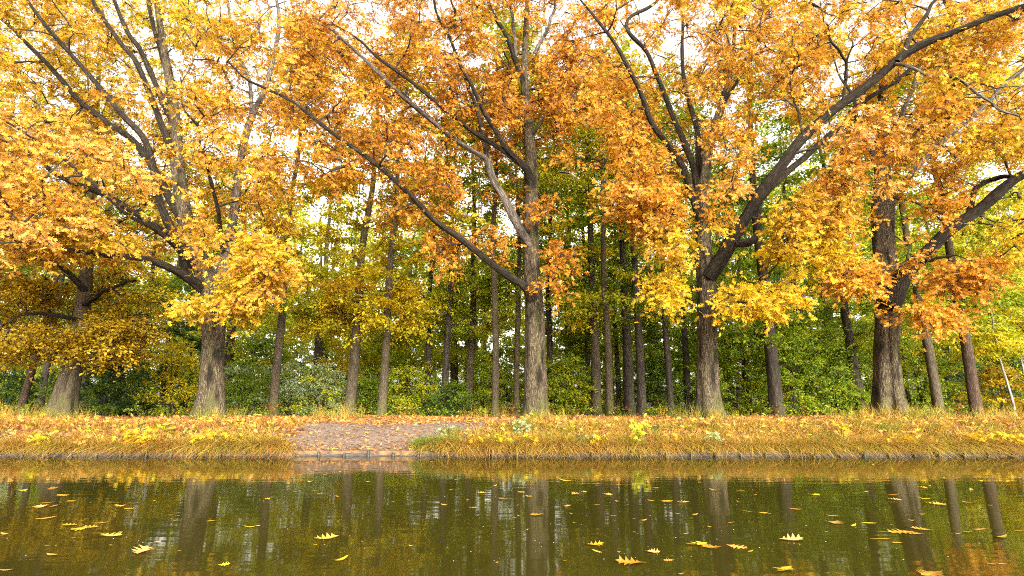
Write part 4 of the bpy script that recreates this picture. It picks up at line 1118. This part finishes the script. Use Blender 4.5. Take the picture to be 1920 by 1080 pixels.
# a bare forked stick standing in the shallows
b = at(268, 851, 11.6); b[2] = -.1
tb = Tubes()
tb.add(resample([b, b + np.array((.02, 0, .12)), b + np.array((.09, .02, .34)), b + np.array((.13, .03, .58))], 14), np.linspace(.008, .003, 14), 6)
tb.add(resample([b + np.array((.01, 0, .10)), b + np.array((-.05, 0, .20)), b + np.array((-.08, .01, .26))], 8), np.linspace(.005, .002, 8), 5)
tb.add(resample([b + np.array((.05, 0, .22)), b + np.array((.10, 0, .26)), b + np.array((.16, .01, .27))], 8), np.linspace(.004, .002, 8), 5)
tag(tb.build('stick', M_TWIG), 'thin forked stick poking out of the water by the left bank', 'stick')

# ------------------------------------------------------------------ leaves afloat on the canal
def lobed_leaf(seed, curl, twist=0.0, fold=.0):
    """a pin-oak leaf with bristle-tipped lobes, a midrib crease, a stalk and curled tips; length 1 along x, centred"""
    r = np.random.default_rng(seed)
    nl = 4
    xs, outl = [], []
    def side(sg):
        pts = []
        for k in range(nl):
            t0 = .14 + .72 * k / nl
            wv = (.26, .40, .36, .22)[k] * r.uniform(.85, 1.15)
            pts.append((t0, sg * .055))
            pts.append((t0 + .10, sg * wv * .55))
            pts.append((t0 + .19 + r.uniform(-.02, .03), sg * wv))
            pts.append((t0 + .17, sg * wv * .42))
        return pts
    rows = []
    Lf, Rt = side(1), side(-1)
    v = []; tris = []
    mid = [(p[0], 0.0) for p in Lf]
    def H(x, y):
        return curl * ((x - .5) ** 2 * 1.6 + abs(y) * .9) + twist * (x - .5) * y * 2 + fold * abs(y) + .006
    for a in Lf + Rt + mid: v.append((a[0] - .5, a[1], H(*a)))
    n = len(Lf)
    v.append((.5, 0, H(1.0, 0))); v.append((-.5, 0, H(.1, 0) + .01)); v.append((-.5, .015, H(.1, 0) + .01))
    TIP, S0, S1 = 3 * n, 3 * n + 1, 3 * n + 2
    for k in range(n - 1):
        tris += [(k, 2 * n + k, k + 1), (k + 1, 2 * n + k, 2 * n + k + 1)]
        tris += [(n + k, n + k + 1, 2 * n + k), (n + k + 1, 2 * n + k + 1, 2 * n + k)]
    tris += [(n - 1, 3 * n - 1, TIP), (3 * n - 1, 2 * n - 1, TIP), (0, S0, 2 * n), (0, S1, S0), (2 * n, S0, n)]
    return np.array(v), tris

def plain_leaf(seed, curl):
    r = np.random.default_rng(seed)
    n = 9; t = np.linspace(0, 1, n)
    wv = .17 * np.sin(np.pi * t ** .85) * (1 + .08 * r.normal(0, 1, n)); wv[0] = wv[-1] = .004
    v = []; tris = []
    for k in range(n):
        z = curl * (t[k] - .5) ** 2 + .006
        v += [(t[k] - .5, wv[k], z + curl * .25 * wv[k]), (t[k] - .5, 0, z), (t[k] - .5, -wv[k], z + curl * .2 * wv[k])]
    for k in range(n - 1):
        a = k * 3
        tris += [(a, a + 1, a + 3), (a + 1, a + 4, a + 3), (a + 1, a + 2, a + 4), (a + 2, a + 5, a + 4)]
    return np.array(v), tris

def leaf_mesh(name, geo, pal, seed, boost=1.0):
    v, t = geo
    r = np.random.default_rng(seed)
    c = np.ones((len(v), 4)); c[:, :3] = np.clip(pick(pal, 1, r, .08)[0] * (1 + r.normal(0, .14, (len(v), 1))) * boost, 0.01, .85)
    return build_mesh(name, v, tris=t, mats=[M_LITTER], attrs={'col': ('FLOAT_COLOR', c)}, smooth_shade=False)

LOBED = [leaf_mesh('lobed_leaf', lobed_leaf(s, (.05, .20, .14, .24, .10, .18)[s % 6], (.0, .3, -.3, .2, -.1, .4)[s % 6], (.0, .10, .05, .14, .03, .0)[s % 6]), ('amber', 'pink', 'orange', 'pink', 'amber', 'gold')[s % 6], s) for s in range(12)]
PLAIN = [leaf_mesh('plain_leaf', plain_leaf(s, (.1, .4, .2, .6)[s % 4]), ('amber', 'straw', 'pink', 'gold')[s % 4], 40 + s, 1.0) for s in range(8)]

FLOAT = """42,920,16 100,916,16 116,929,22 134,940,18 78,951,26 98,950,28 87,972,30p 224,949,20 243,954,18 321,966,10p 327,977,14p 397,977,25p 469,989,22p 132,985,25 146,993,32 171,989,26 191,981,24p 208,1006,42
9,1002,20p 267,1035,43 337,1033,8p 418,1060,22 12,1070,26p 98,1041,36p 90,1023,12p 209,1023,10p 290,939,8p 72,876,8p 88,943,22p 580,904,12 690,903,7 554,922,16p 601,926,14p 590,921,10p 499,936,13 633,931,11p 612,1011,38
637,1051,34p 483,987,9 776,901,16p 856,900,10p 902,925,14 844,919,9p 856,918,12p 878,938,9p 914,938,10p 943,935,16p 888,952,18 833,947,18p 801,929,6p 932,1055,6p 927,912,14p 592,1022,6p
977,923,13 991,931,16 1081,926,18 1094,923,12 1139,928,17 1061,902,26p 1125,901,18p 1117,911,12p 1229,916,12 1221,939,14p 1251,940,22 1281,943,20 1065,950,15 1007,966,28 1157,940,10p 1120,947,12p 1341,920,22p 1388,921,20p 1150,968,12p
1207,976,16p 1270,963,8p 1303,965,17p 1401,959,21p 1432,962,16 1371,980,13p 1113,1022,34 1119,1034,23p 1161,1035,10p 1224,1036,24 1254,1051,18 1183,1056,50 1306,1022,40 1334,1027,38 1382,1026,34 1405,1035,18p 1286,1001,10p 1276,1077,15p
1077,981,7p 1190,998,7p 988,994,9p 974,968,11p 965,971,8p 969,948,9p 1330,988,9p 1071,963,8p 1059,1052,8p 1416,928,10p 1385,941,9p 1594,903,17p 1531,929,17 1492,955,22p 1678,938,20 1673,928,24p 1624,922,12p 1730,915,18 1742,912,12p
1837,902,11 1893,897,16p 1833,880,14p 1734,936,21p 1752,946,26 1768,948,24p 1822,919,16p 1813,942,15p 1857,948,9p 1560,968,21p 1566,981,32 1599,987,22p 1630,981,24p 1728,965,14p 1709,976,10p 1652,997,24p 1690,999,40 1712,1001,30 1728,993,30
1651,1011,34p 1682,1018,16 1796,1001,12p 1813,998,15p 1836,993,20p 1878,1008,36p 1912,996,18p 1484,1014,38 1473,1070,43 1748,1078,48 1859,1058,18p 1879,1058,14p 1552,998,9p 1442,963,8 738,941,8p 295,1017,13 771,1024,11p 138,1009,6p"""
UNIQUE = {(208, 1006): 'lone orange-yellow lobed leaf floating in the left foreground', (267, 1035): 'long yellow leaf floating left of the amber oak reflection', (612, 1011): 'star-like pale lobed leaf floating in front of the bare path',
          (637, 1051): 'thin yellow leaf lying below the star-like pale leaf', (1183, 1056): 'large lobed leaf with upturned pale tips at the bottom middle', (1306, 1022): 'left leaf of the overlapping golden pair, right of middle', (1334, 1027): 'right leaf of the overlapping golden pair, right of middle',
          (1382, 1026): 'orange-yellow lobed leaf just right of the overlapping golden pair', (1113, 1022): 'slim lobed leaf above the white flake, near the middle foreground', (1224, 1036): 'small upturned leaf between the golden pair and the slim lobed leaf',
          (1690, 999): 'big lobed leaf at the left of the cluster of three on the right', (1712, 1001): 'middle leaf of the cluster of three on the right', (1728, 993): 'pale curled leaf at the right of the cluster of three', (1752, 946): 'orange lobed leaf pointing down on the twin-fluted oak reflection',
          (1484, 1014): 'pale spiky lobed leaf floating right of middle', (1473, 1070): 'golden lobed leaf cut by the bottom edge, right of middle', (1748, 1078): 'golden leaf at the very bottom right edge', (1566, 981): 'upright curled orange leaf beside a flat yellow one',
          (1007, 966): 'spiky lobed leaf on the rust-leaved oak reflection', (295, 1017): 'small upturned whitish leaf in the left foreground'}
r_f = np.random.default_rng(9)
items = [s for s in FLOAT.split()]
extra = []
for k in range(46):
    extra.append('%d,%d,%dp' % (r_f.integers(5, 1915), 853 + 48 * r_f.random(), r_f.integers(5, 11)))
for k, it in enumerate(items + extra):
    plain = it.endswith('p')
    px, py, w = [int(q) for q in it.rstrip('p').split(',')]
    Y = CAM_Z * F / (py - HORIZON)
    P = at(px, py, Y * 1.0)
    # exact hit of the ray with the water
    d = at(px, py, 10.0) - np.array((0, 0, CAM_Z)); P = np.array((0, 0, CAM_Z)) + d * (CAM_Z / -d[2])
    dist = P[1] * CT - CAM_Z * ST
    L_ = max(w * dist / F, .03) * (1.18 if not plain else 1.12)
    o = obj('floating_leaf', (PLAIN if plain else LOBED)[int(r_f.integers(0, 8 if plain else 12))])
    o.location = (float(P[0]), float(P[1]), .002)
    o.rotation_euler = (float(r_f.normal(0, .05)), float(r_f.normal(0, .05)), float(r_f.normal(0, .5) + (math.pi if r_f.random() < .5 else 0)))
    o.scale = (L_, L_ * (1.15 if not plain else .9), L_)
    key = (px, py)
    if key in UNIQUE: lb = UNIQUE[key]
    elif k >= len(items): lb = 'tiny pale leaf floating in the bright band below the bank'
    elif plain: lb = ('small' if w < 13 else 'narrow') + ' pale yellow leaf lying flat on the ' + ('farther' if py < 945 else 'nearer') + ' dark water, ' + ('left' if px < 640 else 'middle' if px < 1280 else 'right') + ' third'
    else: lb = 'lobed golden oak leaf with curled tips on the ' + ('farther' if py < 945 else 'nearer') + ' dark water, ' + ('left' if px < 640 else 'middle' if px < 1280 else 'right') + ' third'
    tag(o, lb, 'leaf', 'leaves afloat on the canal')

# pale specks of seed fluff and bud scales on the water
def specks():
    r = np.random.default_rng(12)
    lv = Leaves(RHOMB)
    n = 230
    cx = r.choice([740, 1120, 1180, 1700, 300, 900, 1400], n); 
    px = cx + r.normal(0, 170, n); py = 905 + 150 * r.random(n) ** 1.2
    pos = []
    for a, b_ in zip(px, py):
        d = at(a, b_, 10.0) - np.array((0, 0, CAM_Z)); P = np.array((0, 0, CAM_Z)) + d * (CAM_Z / -d[2]); pos.append((P[0], P[1], .005))
    ax = r.normal(0, 1, (n, 3)); ax[:, 2] = .05
    lv.add(np.array(pos), ax, np.tile((0, 0, 1.0), (n, 1)), r.uniform(.006, .016, n), np.tile((.62, .58, .48), (n, 1)))
    tag(lv.build('floating_fluff', M_LITTER), 'pale specks of fluff scattered over the dark water', 'floating fluff', kind='stuff')
specks()
